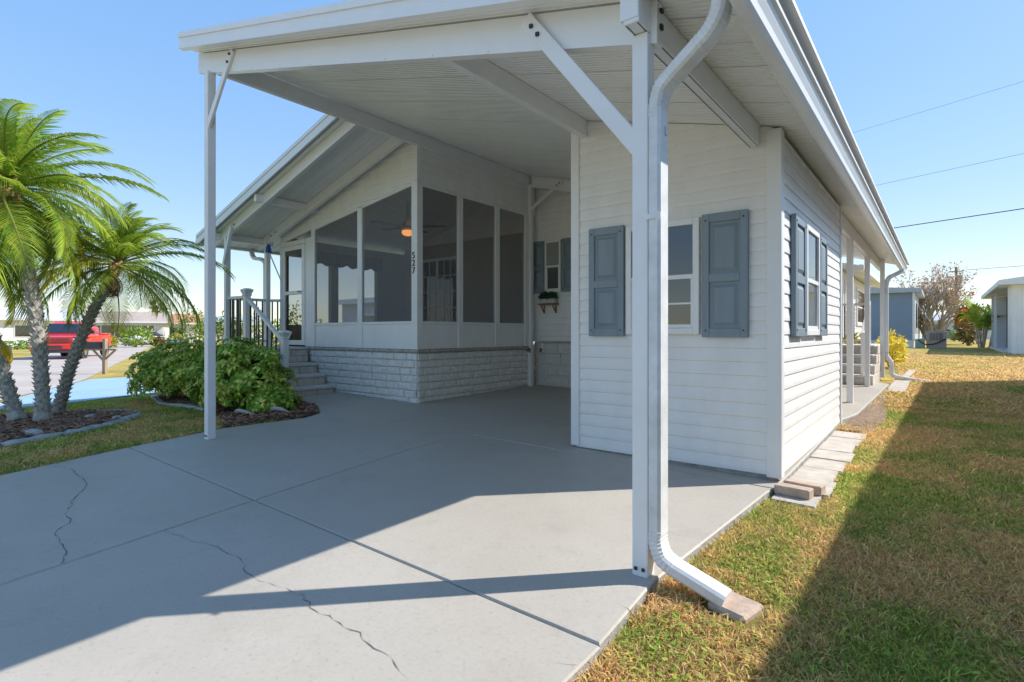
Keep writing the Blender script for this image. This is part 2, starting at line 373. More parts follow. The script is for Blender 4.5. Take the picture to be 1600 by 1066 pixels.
# ------------------------------------------------------------------ ground and paving
def axis_pts(lim, fine):
    p = list(np.arange(fine[0], fine[1] + .01, fine[2])); s = fine[2]
    x = fine[1]
    while x < lim[1]: s *= 1.35; x += s; p.append(x)
    x = fine[0]; s = fine[2]
    while x > lim[0]: s *= 1.35; x -= s; p.insert(0, x)
    return p
gx = axis_pts((-900, 900), (-24, 4, .5)); gy = axis_pts((-300, 1200), (-6, 22, .5))
vv = [(x, y, G(x, y)) for y in gy for x in gx]; nx = len(gx)
ff = [(j * nx + i, j * nx + i + 1, (j + 1) * nx + i + 1, (j + 1) * nx + i) for j in range(len(gy) - 1) for i in range(nx - 1)]
tag(mk("ground", vv, ff, "lawn", origin=(0, 0, 0)), kind="structure", label="dry yellow green lawn reaching to the far houses")

def road_edge(x): return 4.46 - (.5 if x > -18.4 else .37) * (x + 18.4)          # near kerb line
def sheet(name, quads, m, dz, parent=None, **k):
    v = []; f = []
    for q in quads:
        n = len(v); v += [(x, y, G(x, y) + dz) for x, y in q]; f.append(list(range(n, n + len(q))))
    return mk(name, v, f, m, parent, **k)
xs = list(np.arange(6, -24, -.75)) + list(np.arange(-24, -220, -6))
q = []
for a, b_ in zip(xs[:-1], xs[1:]):
    for t0, t1 in ((0, .5), (.5, 1)):
        q.append([(a, road_edge(a) - 5.1 * t0), (b_, road_edge(b_) - 5.1 * t0), (b_, road_edge(b_) - 5.1 * t1), (a, road_edge(a) - 5.1 * t1)])
tag(sheet("road", q, "road", .012), kind="structure", label="pale concrete street running past the houses")
q = []
for i in range(12):
    xl = lambda y, k: (-11.0 - .4 * min(max(y - 1, 0), 5)) * (1 - k / 12) - 18.62 * k / 12
    for j in range(9):
        P_ = []
        for k_, jj in ((i, j), (i + 1, j), (i + 1, j + 1), (i, j + 1)):
            x_ = xl(2.5, k_); y_ = road_edge(x_) + .12; y_ = y_ + (12 - y_) * (jj / 9) ** 1.5; P_.append((xl(y_, k_), y_))
        q.append(P_)
tag(sheet("painted_driveway", q, "blue_drive", .016), kind="structure", label="light blue painted driveway beyond the palm bed")
# far driveways across the street
tag(sheet("far_driveway", [[(-52, 3), (-60, 5), (-62, -6), (-54, -8)]], "road", .02), kind="structure")
tag(sheet("far_driveway", [[(-88, 25), (-96, 28), (-100, 18), (-92, 14)]], "road", .02), kind="structure")

# the driveway: separate pours divided by joints
B_line = [(-2.8, -3.3), (-3.223, .49), (-3.449, 1.72), (-3.713, 3.25), (-3.76, 3.78), (-3.60, 4.7), (-3.376, 5.4), (-3.37, 7.9)]
def b_x(y):
    for (x0, y0), (x1, y1) in zip(B_line[:-1], B_line[1:]):
        if y <= y1: return x0 + (x1 - x0) * (y - y0) / (y1 - y0)
    return B_line[-1][0]
drive = tag(link("driveway", None, None, (0, 0, 0)), kind="structure"); ORG[drive] = Vector((0, 0, 0))
drive["label"] = "grey painted concrete driveway with joints and cracks"
def slab(poly, name="concrete_slab", th=.14, ch=.008):
    n = len(poly); P = [Vector((x, y)) for x, y in poly]; ins = []
    for i in range(n):
        e1 = (P[i] - P[i - 1]).normalized(); e2 = (P[(i + 1) % n] - P[i]).normalized()
        nn = Vector((-e1.y - e2.y, e1.x + e2.x)); nn = nn.normalized() if nn.length > 1e-6 else Vector((-e1.y, e1.x)); ins.append(P[i] + nn * ch)
    v = [(p.x, p.y, gz(p.x, p.y)) for p in ins] + [(p.x, p.y, gz(p.x, p.y) - ch) for p in P] + [(p.x, p.y, gz(p.x, p.y) - th) for p in P]
    f = [list(range(n))] + [(n + i, n + (i + 1) % n, (i + 1) % n, i) for i in range(n)] + [(2 * n + i, 2 * n + (i + 1) % n, n + (i + 1) % n, n + i) for i in range(n)]
    o = mk(name, v, f, ["slab_paint", "slab_side"], drive)
    for i, p in enumerate(o.data.polygons):
        if i > n: p.material_index = 1
    return o
j = .006; YJ = 1.725
RB = [(b_x(y) + j, y) for y in (-3.3, .49, 1.2, YJ - j)]
s1 = slab([(-.91, -4.25), (-.95, YJ - j)] + RB[::-1])
LB = [(b_x(y) - j, y) for y in (-3.3, .49, 1.2, YJ - j)]
s2 = slab(LB + [(-5.745, YJ - j), (-5.46, .82), (-4.8, -2.3)])
s3 = slab([(b_x(YJ + j) + j, YJ + j), (-.96, YJ + j), (-1.0, 2.3), (-.97, 2.9), (-.915, 3.95)] + [(-.90, 4.05), (b_x(4.05) + j, 4.05), (b_x(3.78) + j, 3.78), (b_x(3.25) + j, 3.25), (b_x(2.5) + j, 2.5)])
s4 = slab([(b_x(y) - j, y) for y in (YJ + j, 2.5, 3.25, 3.78, 4.7, 5.4, 7.85)] + [(-5.7, 7.85), (-5.7, 5.2), (-8.0, 5.2), (-8.0, 4.26), (-7.2, 4.25), (-6.55, 4.12), (-5.98, 3.8), (-5.85, 3.5), (-5.97, 2.6), (-5.86, 2.2), (-5.755, YJ + j)])
s5 = slab([(b_x(4.062) + j, 4.062), (-.899, 4.062), (-.89, 4.6), (-.895, 7.35)] + [(-.80, 7.9), (-.72, 11.9), (-.95, 12.1), (-2.6, 12.1), (-2.6, 7.85), (b_x(7.85) + j, 7.85), (b_x(5.4) + j, 5.4), (b_x(4.7) + j, 4.7)])
def crack(pts, wd, sl):
    pts = [Vector((x, y, gz(x, y) + .0022)) for x, y in pts]; P = []
    r = random.Random(len(pts))
    for a, b_ in zip(pts[:-1], pts[1:]):
        n = max(2, int((b_ - a).length / .035)); d = (b_ - a); s = Vector((-d.y, d.x, 0)).normalized()
        for k in range(n): P.append(a + d * k / n + s * r.uniform(-.012, .012))
    P.append(pts[-1]); v = []; f = []
    for i, p in enumerate(P):
        d = P[min(i + 1, len(P) - 1)] - P[max(i - 1, 0)]; s = Vector((-d.y, d.x, 0)).normalized() * wd * r.choice((.15, .3, .6, 1, 1)) / 2
        v += [tuple(p - s), tuple(p + s)]
    f = [(2 * i, 2 * i + 2, 2 * i + 3, 2 * i + 1) for i in range(len(P) - 1)]
    mk("crack", v, f, "crack", sl)
CRACKS = [([(-5.473, 1.13), (-5.283, 1.206), (-5.006, 1.181), (-4.799, 1.183), (-4.59, 1.111), (-4.322, .98), (-4.244, .982), (-4.087, .891), (-3.916, .897), (-3.77, .789), (-3.581, .775), (-3.416, .768), (-3.275, .709)], .006, s2),
          ([(-3.337, 1.164), (-3.155, 1.197), (-3.045, 1.192), (-2.963, 1.245), (-2.837, 1.253), (-2.621, 1.252), (-2.541, 1.214), (-2.408, 1.208), (-2.289, 1.227), (-2.11, 1.249), (-2.07, 1.236), (-1.839, 1.222), (-1.69, 1.231), (-1.523, 1.216), (-1.358, 1.175)], .004, s1)]
for c_ in CRACKS: crack(*c_)

# ------------------------------------------------------------------ the house
RZ = lambda x: 2.344 - .266 * x                       # underside of the right-hand roof slope
LZ = lambda x: 3.86 + .289 * (x + 5.65)               # underside of the porch's left-hand slope
XS0, XS1, YS, YS2 = -2.618, -.909, 4.253, 7.286       # storage room
XP, YP, YI, XL = -5.60, 5.035, 7.81, -9.14            # porch
house = thing("mobile_home", (-5, 9, G(-5, 9)), "white vinyl sided mobile home with screened porch and blue grey shutters", "house")

# storage room walls
base = mk("foundation_strip", *MB().box(XS0 + .01, XS1 - .012, YS + .012, YS2, -.08, .075).__dict__.values(), "slab_side", house)
w1 = box("front_wall", XS0 + .02, XS1 - .02, YS, YS + .06, .07, 2.55, "vinyl", house)
siding(w1, 'y', YS, -1, [(XS0 + .03, .072), (XS1 - .03, .072), (XS1 - .03, RZ(XS1 - .03) - .006), (XS0 + .03, RZ(XS0 + .03) - .006)], .072)
extrude("gable_backing", [(XS0 + .02, 2.5505), (XS1 - .02, 2.5505), (XS1 - .02, RZ(XS1) - .01), (XS0 + .02, RZ(XS0) - .01)], 'y', YS + .001, YS + .06, "vinyl", w1)
w2 = box("side_wall", XS1 - .06, XS1, YS + .065, YS2, .07, 2.56, "vinyl", house)
siding(w2, 'x', XS1, 1, [(YS + .02, .072), (YS2 - .02, .072), (YS2 - .02, 2.55), (YS + .02, 2.55)], .072)
w3 = box("inner_wall", XS0, XS0 + .05, YS + .07, YI, .07, RZ(XS0) - .02, "vinyl", house)
w4 = box("rear_wall", XS0 + .06, XS1 - .07, YS2 - .06, YS2, .07, 2.57, "vinyl", house)
def corner(x, y, z0, z1, sx, sy, parent, wd=.075, m="trim", t=.024):
    """L shaped corner post of a wall corner facing sx, sy"""
    B = MB(); a, b_ = sorted((x - sx * wd, x + sx * t)); B.box(a, b_, min(y, y + sy * t), max(y, y + sy * t), z0, z1, .003)
    a, b_ = sorted((y - sy * wd, y - sy * .001)); B.box(min(x, x + sx * t), max(x, x + sx * t), a, b_, z0, z1, .003)
    return B.build("corner_trim", m, parent)
corner(XS1, YS, .06, RZ(XS1) - .02, 1, -1, house); corner(XS0, YS, .085, RZ(XS0) - .03, -1, -1, house, .06)
corner(XS1, YS2, .06, RZ(XS1) - .02, 1, 1, house, .06)
window(house, 'y', YS, -1, -2.085, -1.465, 1.09, 2.0, "glass_dark", "glass_dark", .05, True)
shutter(house, 'y', YS, -1, -2.442, -2.105, 1.075, 2.017); shutter(house, 'y', YS, -1, -1.443, -1.106, 1.07, 2.012)
window(house, 'x', XS1, 1, 5.04, 5.65, 1.08, 2.01, "glass_dark", "glass_grey", .05)
shutter(house, 'x', XS1, 1, 4.60, 5.01, 1.074, 2.015); shutter(house, 'x', XS1, 1, 5.68, 6.08, 1.074, 2.015)

# main body behind the porch and carport
inner = box("front_wall", XL, XS0, YI, YI + .1, .95, 3.0, "vinyl", house)
siding(inner, 'y', YI, -1, [(-5.5, .94), (XS0 - .02, .94), (XS0 - .02, RZ(XS0) - .04), (-5.5, RZ(-5.5) - .04)], .94)
extrude("gable_backing", [(XL, 3.0005), (XS0, 3.0005), (XS0, RZ(XS0) - .03), (-5.65, 3.80), (XL, 2.80), ], 'y', YI + .001, YI + .1, "vinyl", inner)
skirt = box("brick_skirt", -5.62, XS0, YI - .004, YI + .09, .05, .948, "mortar", house)
brick_wall(skirt, 'y', YI - .006, -1, -5.5, XS0 - .01, lambda h: gz(h, YI), .93, .185, (.34, .42), "mortar", .012, .008)
bar("skirt_cap", (-5.52, YI - .02, .952), (XS0, YI - .02, .952), .05, .02, "sill_brick", skirt)
window(house, 'y', YI, -1, -5.385, -5.055, 1.80, 2.69, "glass_blind", "glass_grey", .035)
shutter(house, 'y', YI, -1, -5.66, -5.40, 1.80, 2.70); shutter(house, 'y', YI, -1, -5.035, -4.76, 1.80, 2.70)
box("left_wall", XL, XL + .1, YI + .1, 14.2, 0, 2.75, "vinyl", house)
rw = box("right_wall", XS0 - .1, XS0, YI + .1, 14.2, 0, 3.0, "vinyl", house)
siding(rw, 'x', XS0, 1, [(YS2 + .02, .2), (14.2, .2), (14.2, 2.98), (YS2 + .02, 2.98)], .2)
box("back_wall", XL + .1, XS0 - .1, 14.1, 14.2, 0, 2.75, "vinyl", house)

# porch skirt of split face blocks
ps = MB().box(XL, XP - .03, YP + .03, YP + .12, .0, .83).box(XP - .12, XP - .03, YP + .12, YI - .006, .0, .83).build("brick_skirt", "mortar", house)
gzp = lambda h: gz(h, YP)
brick_wall(ps, 'y', YP + .028, -1, -8.22, XP - .022, gzp, .832, .1035, (.22, .36))
brick_wall(ps, 'x', XP - .032, 1, YP + .03, YI - .02, lambda h: gz(XP, h), .832, .1035, (.22, .36), "white_brick", .024)
L = XP + .012
r_ = random.Random(3); h = -8.25
while h < XP - .1:
    e_ = min(h + r_.uniform(.2, .3), XP - .03); box("sill_block", h, e_ - .006, YP - .022 + r_.uniform(-.004, .004), YP + .1, .834, .876 + r_.uniform(-.004, .002), "sill_brick", ps, .004); h = e_
h = YP - .02
while h < YI - .25:
    e_ = min(h + r_.uniform(.22, .34), YI - .22); box("sill_block", XP - .1, XP + .028 + r_.uniform(-.004, .004), h, e_ - .005, .834, .876 + r_.uniform(-.004, .002), "sill_brick", ps, .004); h = e_
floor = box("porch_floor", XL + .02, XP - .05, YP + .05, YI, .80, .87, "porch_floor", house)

# porch frame: corner posts, mullions, kick panels, screens
SB, ST = 1.245, lambda x: 2.66 + .14 * (x + 9.12)      # screen bottom, sloping screen top on the gable
STR = 3.135
def mull(name, h0, h1, z0, z1, axis, c, out, o0=-.03, o1=.022): return mk(name, *wbox(W(axis, c, out), h0, h1, z0, z1, o0, o1, .004), "trim", house)
front = [(-8.16, -8.06), (-6.91, -6.80), (-5.70, -5.60)]
for h0, h1 in front[:2]: mull("mullion", h0, h1, .878, ST((h0 + h1) / 2) + .01, 'y', YP, -1)
cp = mk("corner_post", *MB().box(-5.695, XP + .022, YP - .022, YP + .085, .878, 3.18, .004).__dict__.values(), "trim", house)
right = [(5.822, 5.925), (6.675, 6.785), (7.46, 7.55)]
for h0, h1 in right: mull("mullion", h0, h1, .878, STR + .01, 'x', XP, 1)
for (a, b_) in ((-8.06, -6.91), (-6.80, -5.695)):
    mull("kick_panel", a + .001, b_ - .001, .878, SB - .02, 'y', YP, -1, -.02, .006)
    mull("bottom_rail", a + .001, b_ - .001, SB - .0195, SB + .02, 'y', YP, -1, -.02, .014)
    mk("insect_screen", [(a - .005, YP - .003, SB), (b_ + .005, YP - .003, SB), (b_ + .005, YP - .003, ST(b_)), (a - .005, YP - .003, ST(a))], [(0, 1, 2, 3)], "screen_mesh", house)
    bar("top_rail", (a, YP - .003, ST(a)), (b_, YP - .003, ST(b_)), .035, .035, "trim", house)
for (a, b_) in ((YP + .085, 5.822), (5.925, 6.675), (6.785, 7.46)):
    mull("kick_panel", a + .001, b_ - .001, .878, SB - .02, 'x', XP, 1, -.02, .006)
    mull("bottom_rail", a + .001, b_ - .001, SB - .0195, SB + .02, 'x', XP, 1, -.02, .014)
    mk("insect_screen", [(XP + .003, a - .005, SB), (XP + .003, b_ + .005, SB), (XP + .003, b_ + .005, STR), (XP + .003, a - .005, STR)], [(0, 1, 2, 3)], "screen_mesh", house)
    mull("top_rail", a + .001, b_ - .001, STR - .017, STR + .018, 'x', XP, 1, -.02, .016)
gf = extrude("gable_wall", [(XL, 2.67), (-8.16, ST(-8.16) + .02), (XP - .02, ST(XP) + .03), (XP - .02, RZ(XP) - .08), (-5.66, 3.84), (XL, LZ(XL) - .02)], 'y', YP, YP + .05, "vinyl", house)
siding(gf, 'y', YP, -1, [(XL, 2.675), (-8.16, ST(-8.16) + .02), (XP - .035, ST(XP) + .025), (XP - .035, 3.83), (-5.66, 3.84), (XL, LZ(XL) - .01)], 2.66)
gr = box("upper_wall", XP - .06, XP, YP + .055, YI - .02, STR + .02, 3.80, "vinyl", house)
siding(gr, 'x', XP, 1, [(YP + .05, STR + .03), (YI - .25, STR + .03), (YI - .25, 3.8), (YP + .05, 3.8)], STR + .03)
corner(XP, YP, 3.185, 3.80, 1, -1, house, .05)
# house number down the corner post
for ch, zc in (("5", 2.06), ("2", 1.955), ("7", 1.85)):
    cu = bpy.data.curves.new("digit", 'FONT'); cu.body = ch; cu.size = .125; cu.extrude = .004; cu.align_x = 'CENTER'; cu.align_y = 'CENTER'
    t = bpy.data.objects.new("digit_tmp", cu); col.objects.link(t); bpy.context.view_layer.update()
    me = bpy.data.meshes.new_from_object(t); bpy.data.objects.remove(t); me.materials.clear(); me.materials.append(MATS["black_metal"])
    o = link("digit", me, house, (-5.645, YP - .027, zc + .1)); o.rotation_euler = (R(90), 0, 0); o["label"] = "black house number digit %s on the corner post" % ch
# screen door
dr = box("screen_door", -9.07, -8.36, YP - .012, YP + .02, .90, .98, "trim", house); dr["label"] = "white framed glass screen door"
for nm, a in (("door_stile", (-9.07, -8.98, .9805, 2.60)), ("door_stile", (-8.45, -8.36, .9805, 2.60)), ("door_rail", (-8.9795, -8.4505, 2.52, 2.60)), ("door_rail", (-8.9795, -8.4505, 1.76, 1.82))):
    mk(nm, *wbox(W('y', YP, -1), *a, -.02, .02, .004), "trim", dr)
for z0, z1 in ((.98, 1.76), (1.82, 2.52)): mk("pane", [(-8.985, YP, z0 - .005), (-8.445, YP, z0 - .005), (-8.445, YP, z1 + .005), (-8.985, YP, z1 + .005)], [(0, 1, 2, 3)], "door_glass", dr)
box("roller_screen", -8.98, -8.45, YP - .012, YP - .004, 2.43, 2.52, "car_dark", dr)
bar("door_handle", (-8.44, YP - .05, 1.80), (-8.52, YP - .05, 1.80), .015, .02, "black_metal", dr)
mull("door_jamb", XL, -9.075, .878, 2.68, 'y', YP, -1); mull("door_jamb", -8.355, -8.165, .878, 2.69, 'y', YP, -1, -.03, .008); mull("door_head", -9.0745, -8.3555, 2.605, 2.68, 'y', YP, -1)
# porch left wall with big screened openings and scalloped valance, back wall sliding door
for y0, y1, z0, z1 in ((YP + .06, YI, .87, 1.25), (YP + .06, YI, 2.5, 2.78), (YP + .06, 5.13, 1.2505, 2.4995), (5.98, 6.14, 1.2505, 2.4995), (7.05, YI, 1.2505, 2.4995)):
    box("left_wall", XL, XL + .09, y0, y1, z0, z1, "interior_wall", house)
for y0, y1 in ((5.13, 5.98), (6.14, 7.05)):
    mk("insect_screen", [(XL + .04, y0, 1.25), (XL + .04, y1, 1.25), (XL + .04, y1, 2.5), (XL + .04, y0, 2.5)], [(0, 1, 2, 3)], "screen_mesh", house)
v = []; f = []
for i in range(41):
    y = 5.45 + 1.7 * i / 40; zz = 2.40 - .05 * abs(math.sin(i / 40 * math.pi * 6)); v += [(XL + .11 + .02 * math.sin(i), y, 2.62), (XL + .12 + .02 * math.sin(i), y, zz)]
    if i: f.append((2 * i - 2, 2 * i, 2 * i + 1, 2 * i - 1))
mk("valance", v, f, "fan_blade", house, True)
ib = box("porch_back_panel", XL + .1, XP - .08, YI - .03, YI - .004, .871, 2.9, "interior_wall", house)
sl = box("sliding_door", -8.62, -7.42, YI - .06, YI - .031, .90, 2.62, "trim", house)
for a, b_ in ((-8.58, -8.06), (-7.98, -7.47)):
    box("pane", a, b_, YI - .068, YI - .0605, .97, 2.56, "glass_dark", sl)
    for k in range(1, 3): box("muntin", a + (b_ - a) * k / 3 - .008, a + (b_ - a) * k / 3 + .008, YI - .075, YI - .0685, .97, 2.56, "trim", sl)
    for k in range(1, 5): box("muntin", a, b_, YI - .0765, YI - .0755, .97 + .32 * k - .008, .97 + .32 * k + .008, "trim", sl)

# ------------------------------------------------------------------ roofs
roof = thing("carport", (-3.3, 2.33, gz(-3.3, 2.33)), "white aluminium carport roof on slim posts over the grey driveway", "carport")
X0, X1, YF, YB = -5.83, -.62, 2.2, 14.2
sl_n = Vector((.266, 0, 1)).normalized()
# top skin
mk("roof_deck", [(X0, YF, RZ(X0) + .02), (X1, YF, RZ(X1) + .02), (X1, YB, RZ(X1) + .02), (X0, YB, RZ(X0) + .02), (X0, YF, RZ(X0) + .115), (X1, YF, RZ(X1) + .115), (X1, YB, RZ(X1) + .115), (X0, YB, RZ(X0) + .115)],
   [(3, 2, 1, 0), (4, 5, 6, 7), (0, 1, 5, 4), (1, 2, 6, 5), (2, 3, 7, 6), (3, 0, 4, 7)], "roof_white", roof)
# ribbed pans under it, one object each, sharing two meshes
def pan_mesh(x0, x1, zf, y_w, ribs):
    prof = []; n = ribs
    for k in range(n):
        a = k * y_w / n; d = y_w / n; prof += [(a, 0), (a + d * .62, 0), (a + d * .72, .0065), (a + d * .9, .0065)]
    prof.append((y_w, 0)); v = []
    for y, u in prof: v += [(0, y, u), (x1 - x0, y, zf(x1) - zf(x0) + u)]
    me = bpy.data.meshes.new("ceiling_panel"); me.from_pydata(v, [], [(2 * i, 2 * i + 2, 2 * i + 3, 2 * i + 1) for i in range(len(prof) - 1)]); me.materials.append(MATS["pan"]); return me
pw = .3; pm = pan_mesh(X0 + .03, X1 - .005, RZ, pw - .004, 8)
k = 0
while YF + .05 + (k + 1) * pw < YB:
    link("ceiling_panel", pm, roof, (X0 + .03, YF + .05 + k * pw, RZ(X0 + .03) - .0005 * (k % 2))); k += 1
# fascia along the sloping front edge and eave, front beam
def slope_bar(name, x0, x1, y0, y1, lo, hi, m, parent, f=RZ):
    v = [(x0, y0, f(x0) + lo), (x1, y0, f(x1) + lo), (x1, y1, f(x1) + lo), (x0, y1, f(x0) + lo), (x0, y0, f(x0) + hi), (x1, y0, f(x1) + hi), (x1, y1, f(x1) + hi), (x0, y1, f(x0) + hi)]
    return mk(name, v, [(3, 2, 1, 0), (4, 5, 6, 7), (0, 1, 5, 4), (1, 2, 6, 5), (2, 3, 7, 6), (3, 0, 4, 7)], m, parent)
fa = slope_bar("fascia", X0 - .01, X1 + .02, YF - .03, YF - .002, -.01, .125, "aluminium", roof)
slope_bar("fascia_lip", X0 - .012, X1 + .02, YF - .042, YF - .031, .085, .135, "aluminium", fa); slope_bar("drip_edge", X0 - .012, X1 + .02, YF - .04, YF + .02, -.022, -.0105, "aluminium", fa)
fb = slope_bar("front_beam", X0 + .06, -1.0, YF + .125, YF + .135, -.205, -.012, "aluminium", roof)
slope_bar("beam_flange", X0 + .06, -1.0, YF + .1355, YF + .185, -.205, -.197, "aluminium", fb)
slope_bar("beam_flange", X0 + .06, -1.0, YF + .1355, YF + .185, -.02, -.012, "aluminium", fb)
slope_bar("beam_end_cap", X0 + .045, X0 + .0595, YF + .125, YF + .24, -.2, -.012, "aluminium", fb)
for xx in np.arange(-5.6, -1.1, .45):
    box("rivet", xx - .005, xx + .005, YF + .121, YF + .1245, RZ(xx) - .197, RZ(xx) - .187, "aluminium", fb)
def ybeam(x, y0, y1, z0, z1, wd=.055, nm="long_beam"):
    o = box(nm, x - wd / 2, x + wd / 2, y0, y1, z0, z1, "trim", roof, .003)
    [box("beam_groove", x + k_ * .026 - .002, x + k_ * .026 + .002, y0 + .01, y1 - .01, z0 - .0025, z0 - .0005, "car_dark", o) for k_ in (-1, 1)] if wd > .06 else None
    return o
ybeam(-5.60, YF + .19, 7.62, 3.655, RZ(-5.575) - .003, .055)
ybeam(-2.50, YF + .19, YS - .03, 2.85, RZ(-2.47) - .003, .06)
ybeam(-1.065, YF - .0, YS - .03, 2.46, RZ(-1.02) - .003, .075)
rb = ybeam(-.985, YS2 + .03, 13.9, 2.42, RZ(-.95) - .003, .07)
# posts
def post(x, y, z1, parent, s=.076, base=None, nm="post"):
    z0 = gz(x, y) if base is None else base
    o = box(nm, x - s / 2, x + s / 2, y - s / 2, y + s / 2, z0 - .004, z1, "trim", parent, .004); return o
YP1 = 2.333
p1 = post(-1.068, YP1, 2.457, roof); p2 = post(-5.545, YP1, RZ(-5.545) - .2, roof)
for p_, x in ((p1, -1.068), (p2, -5.545)):
    for d in (-.018, .018): box("bolt", x + d - .007, x + d + .007, YP1 - .045, YP1 - .038, gz(x, YP1) + .025, gz(x, YP1) + .039, "dark_bolt", p_)
p3 = post(-5.565, 7.60, 3.66, roof)
rears = [post(-.985, y, 2.425, roof) for y in (8.9, 11.2)] + [post(-.90, 13.15, RZ(-.9) - .0, roof)]
bl = box("beam_bracket", -1.115, -1.03, YF - .005, YF + .07, 2.48, 2.66, "trim", roof)
for z in (2.53, 2.61): box("bolt", -1.026, -1.016, 2.42, 2.445, z - .012, z + .012, "dark_bolt", p1)
def brace(p, q, wd, dp, bolts, parent):
    o = bar("knee_brace", p, q, dp, wd, "trim", parent, up=(0, 0, 1), c=.003)
    for (x, y, z) in bolts: box("bolt", x - .009, x + .009, y - .012, y, z - .009, z + .009, "dark_bolt", o)
    return o
yb_ = YF + .1105
brace((-1.72, yb_, 2.76), (-1.06, yb_, 1.92), .08, .026, [(-1.675, yb_ - .014, 2.70), (-1.635, yb_ - .014, 2.645)], roof)
brace((-5.03, yb_, 3.66), (-5.535, yb_, 3.08), .065, .026, [(-5.06, yb_ - .014, 3.63), (-5.10, yb_ - .014, 3.57)], roof)
brace((-4.88, 7.56, 3.60), (-5.54, 7.56, 3.22), .05, .045, [(-4.93, 7.535, 3.575), (-4.98, 7.535, 3.545)], roof)
slope_bar("cross_beam", -5.53, XS0 - .02, 7.58, 7.64, -.20, -.005, "trim", roof)
# ceiling patch and gutter
gut = [(-.635, 2.505), (-.635, 2.375), (-.625, 2.365), (-.585, 2.36), (-.57, 2.375), (-.566, 2.41), (-.552, 2.44), (-.545, 2.465), (-.53, 2.47), (-.53, 2.49), (-.55, 2.492), (-.558, 2.47), (-.58, 2.43), (-.585, 2.385), (-.622, 2.385), (-.622, 2.505)]
g_ = extrude("gutter", gut, 'y', YF - .06, YB + .02, "aluminium", roof)
extrude("gutter_end_cap", gut[:10] + [(-.55, 2.505)], 'y', YF - .072, YF - .0605, "aluminium", g_)
mk("eave_trim", *MB().box(-.7, -.6365, YF + .01, YB, 2.485, 2.512).__dict__.values(), "aluminium", roof)
box("roof_edge_flashing", -.634, -.50, YF + .0, YB + .01, 2.535, 2.56, "roof_white", roof)
def rrect(w_, h_, r_=.012, ribs=True):
    p = [(-w_ / 2 + r_, -h_ / 2), (w_ / 2 - r_, -h_ / 2), (w_ / 2, -h_ / 2 + r_)]
    if ribs:
        for k in range(3):
            y = -h_ / 2 + h_ * (k + 1) / 4; p += [(w_ / 2, y - .007), (w_ / 2 - .004, y - .003), (w_ / 2 - .004, y + .003), (w_ / 2, y + .007)]
    p += [(w_ / 2, h_ / 2 - r_), (w_ / 2 - r_, h_ / 2), (-w_ / 2 + r_, h_ / 2), (-w_ / 2, h_ / 2 - r_), (-w_ / 2, -h_ / 2 + r_)]
    return p
# front downspout: profile (s = along Y, u = in the bend plane)
prof = rrect(.105, .058); ym = 2.343
def crimp(path, a, b_, k):   # wrinkles of a crimped elbow
    return path
path = [(-1.0, ym, .20), (-1.0, ym, 1.0), (-1.0, ym, 2.10)]
ds = mk("downspout", *sweep(path, prof, (0, 1, 0)), "dusty_pipe", roof)
def elbow(pts, parent, nm="elbow", wob=.0025):
    P = smooth_path(pts, 7); v = []; f = []; n = len(prof); side = Vector((0, 1, 0))
    for i, p in enumerate(P):
        d = (P[min(i + 1, len(P) - 1)] - P[max(i - 1, 0)]).normalized(); u = side.cross(d).normalized(); k = 1 + (.035 if i % 2 else -.02)
        v += [tuple(p + side * a * k + u * b_ * k) for a, b_ in prof]
    for i in range(len(P) - 1):
        for k in range(n): f.append((i * n + k, i * n + (k + 1) % n, (i + 1) * n + (k + 1) % n, (i + 1) * n + k))
    f += [tuple(range(n - 1, -1, -1)), tuple(range((len(P) - 1) * n, len(P) * n))]
    return mk(nm, v, f, "dusty_pipe", parent)
elbow([(-1.0, ym, 2.06), (-1.0, ym, 2.12), (-.975, ym - .01, 2.19), (-.92, ym - .02, 2.235)], ds)
mk("offset_pipe", *sweep([(-.93, ym - .018, 2.229), (-.80, ym - .05, 2.305)], prof, (0, 1, 0)), "dusty_pipe", ds)
elbow([(-.81, ym - .048, 2.30), (-.75, ym - .065, 2.335), (-.705, ym - .08, 2.39), (-.69, ym - .09, 2.46), (-.68, ym - .1, 2.56)], ds)
elbow([(-1.0, ym, .22), (-1.0, ym, .16), (-.975, ym, .095), (-.915, ym, .06)], ds)
mk("outlet_pipe", *sweep([(-.925, ym, .064), (-.70, ym, -.012)], prof, (0, 1, 0)), "dusty_pipe", ds)
bar("pipe_strap", (-1.03, ym - .058, 1.62), (-.965, ym - .058, 1.62), .003, .025, "dusty_pipe", ds)
mk("pen_mark", [(-.9695, 2.345, 1.99), (-.9695, 2.35, 1.99), (-.9695, 2.35, 2.03), (-.9695, 2.345, 2.03), (-.9695, 2.35, 1.99), (-.9695, 2.362, 1.988), (-.9695, 2.362, 1.993), (-.9695, 2.35, 1.996)], [(0, 1, 2, 3), (4, 5, 6, 7)], "marker", ds)
# rear downspout
prof = rrect(.10, .075)
d2 = mk("downspout", *sweep([(-.84, 13.2, .72), (-.84, 13.2, 1.9)], prof, (0, 1, 0)), "aluminium", roof)
elbow([(-.84, 13.2, 1.88), (-.84, 13.2, 2.05), (-.80, 13.2, 2.2), (-.70, 13.3, 2.27), (-.61, 13.4, 2.34), (-.59, 13.42, 2.42)], d2)
elbow([(-.84, 13.2, .74), (-.84, 13.2, .66), (-.79, 13.15, .58), (-.75, 13.1, .52), (-.745, 13.1, .42), (-.74, 13.1, .30), (-.66, 13.1, .24), (-.40, 13.1, .19), (-.15, 13.1, .16)], d2)

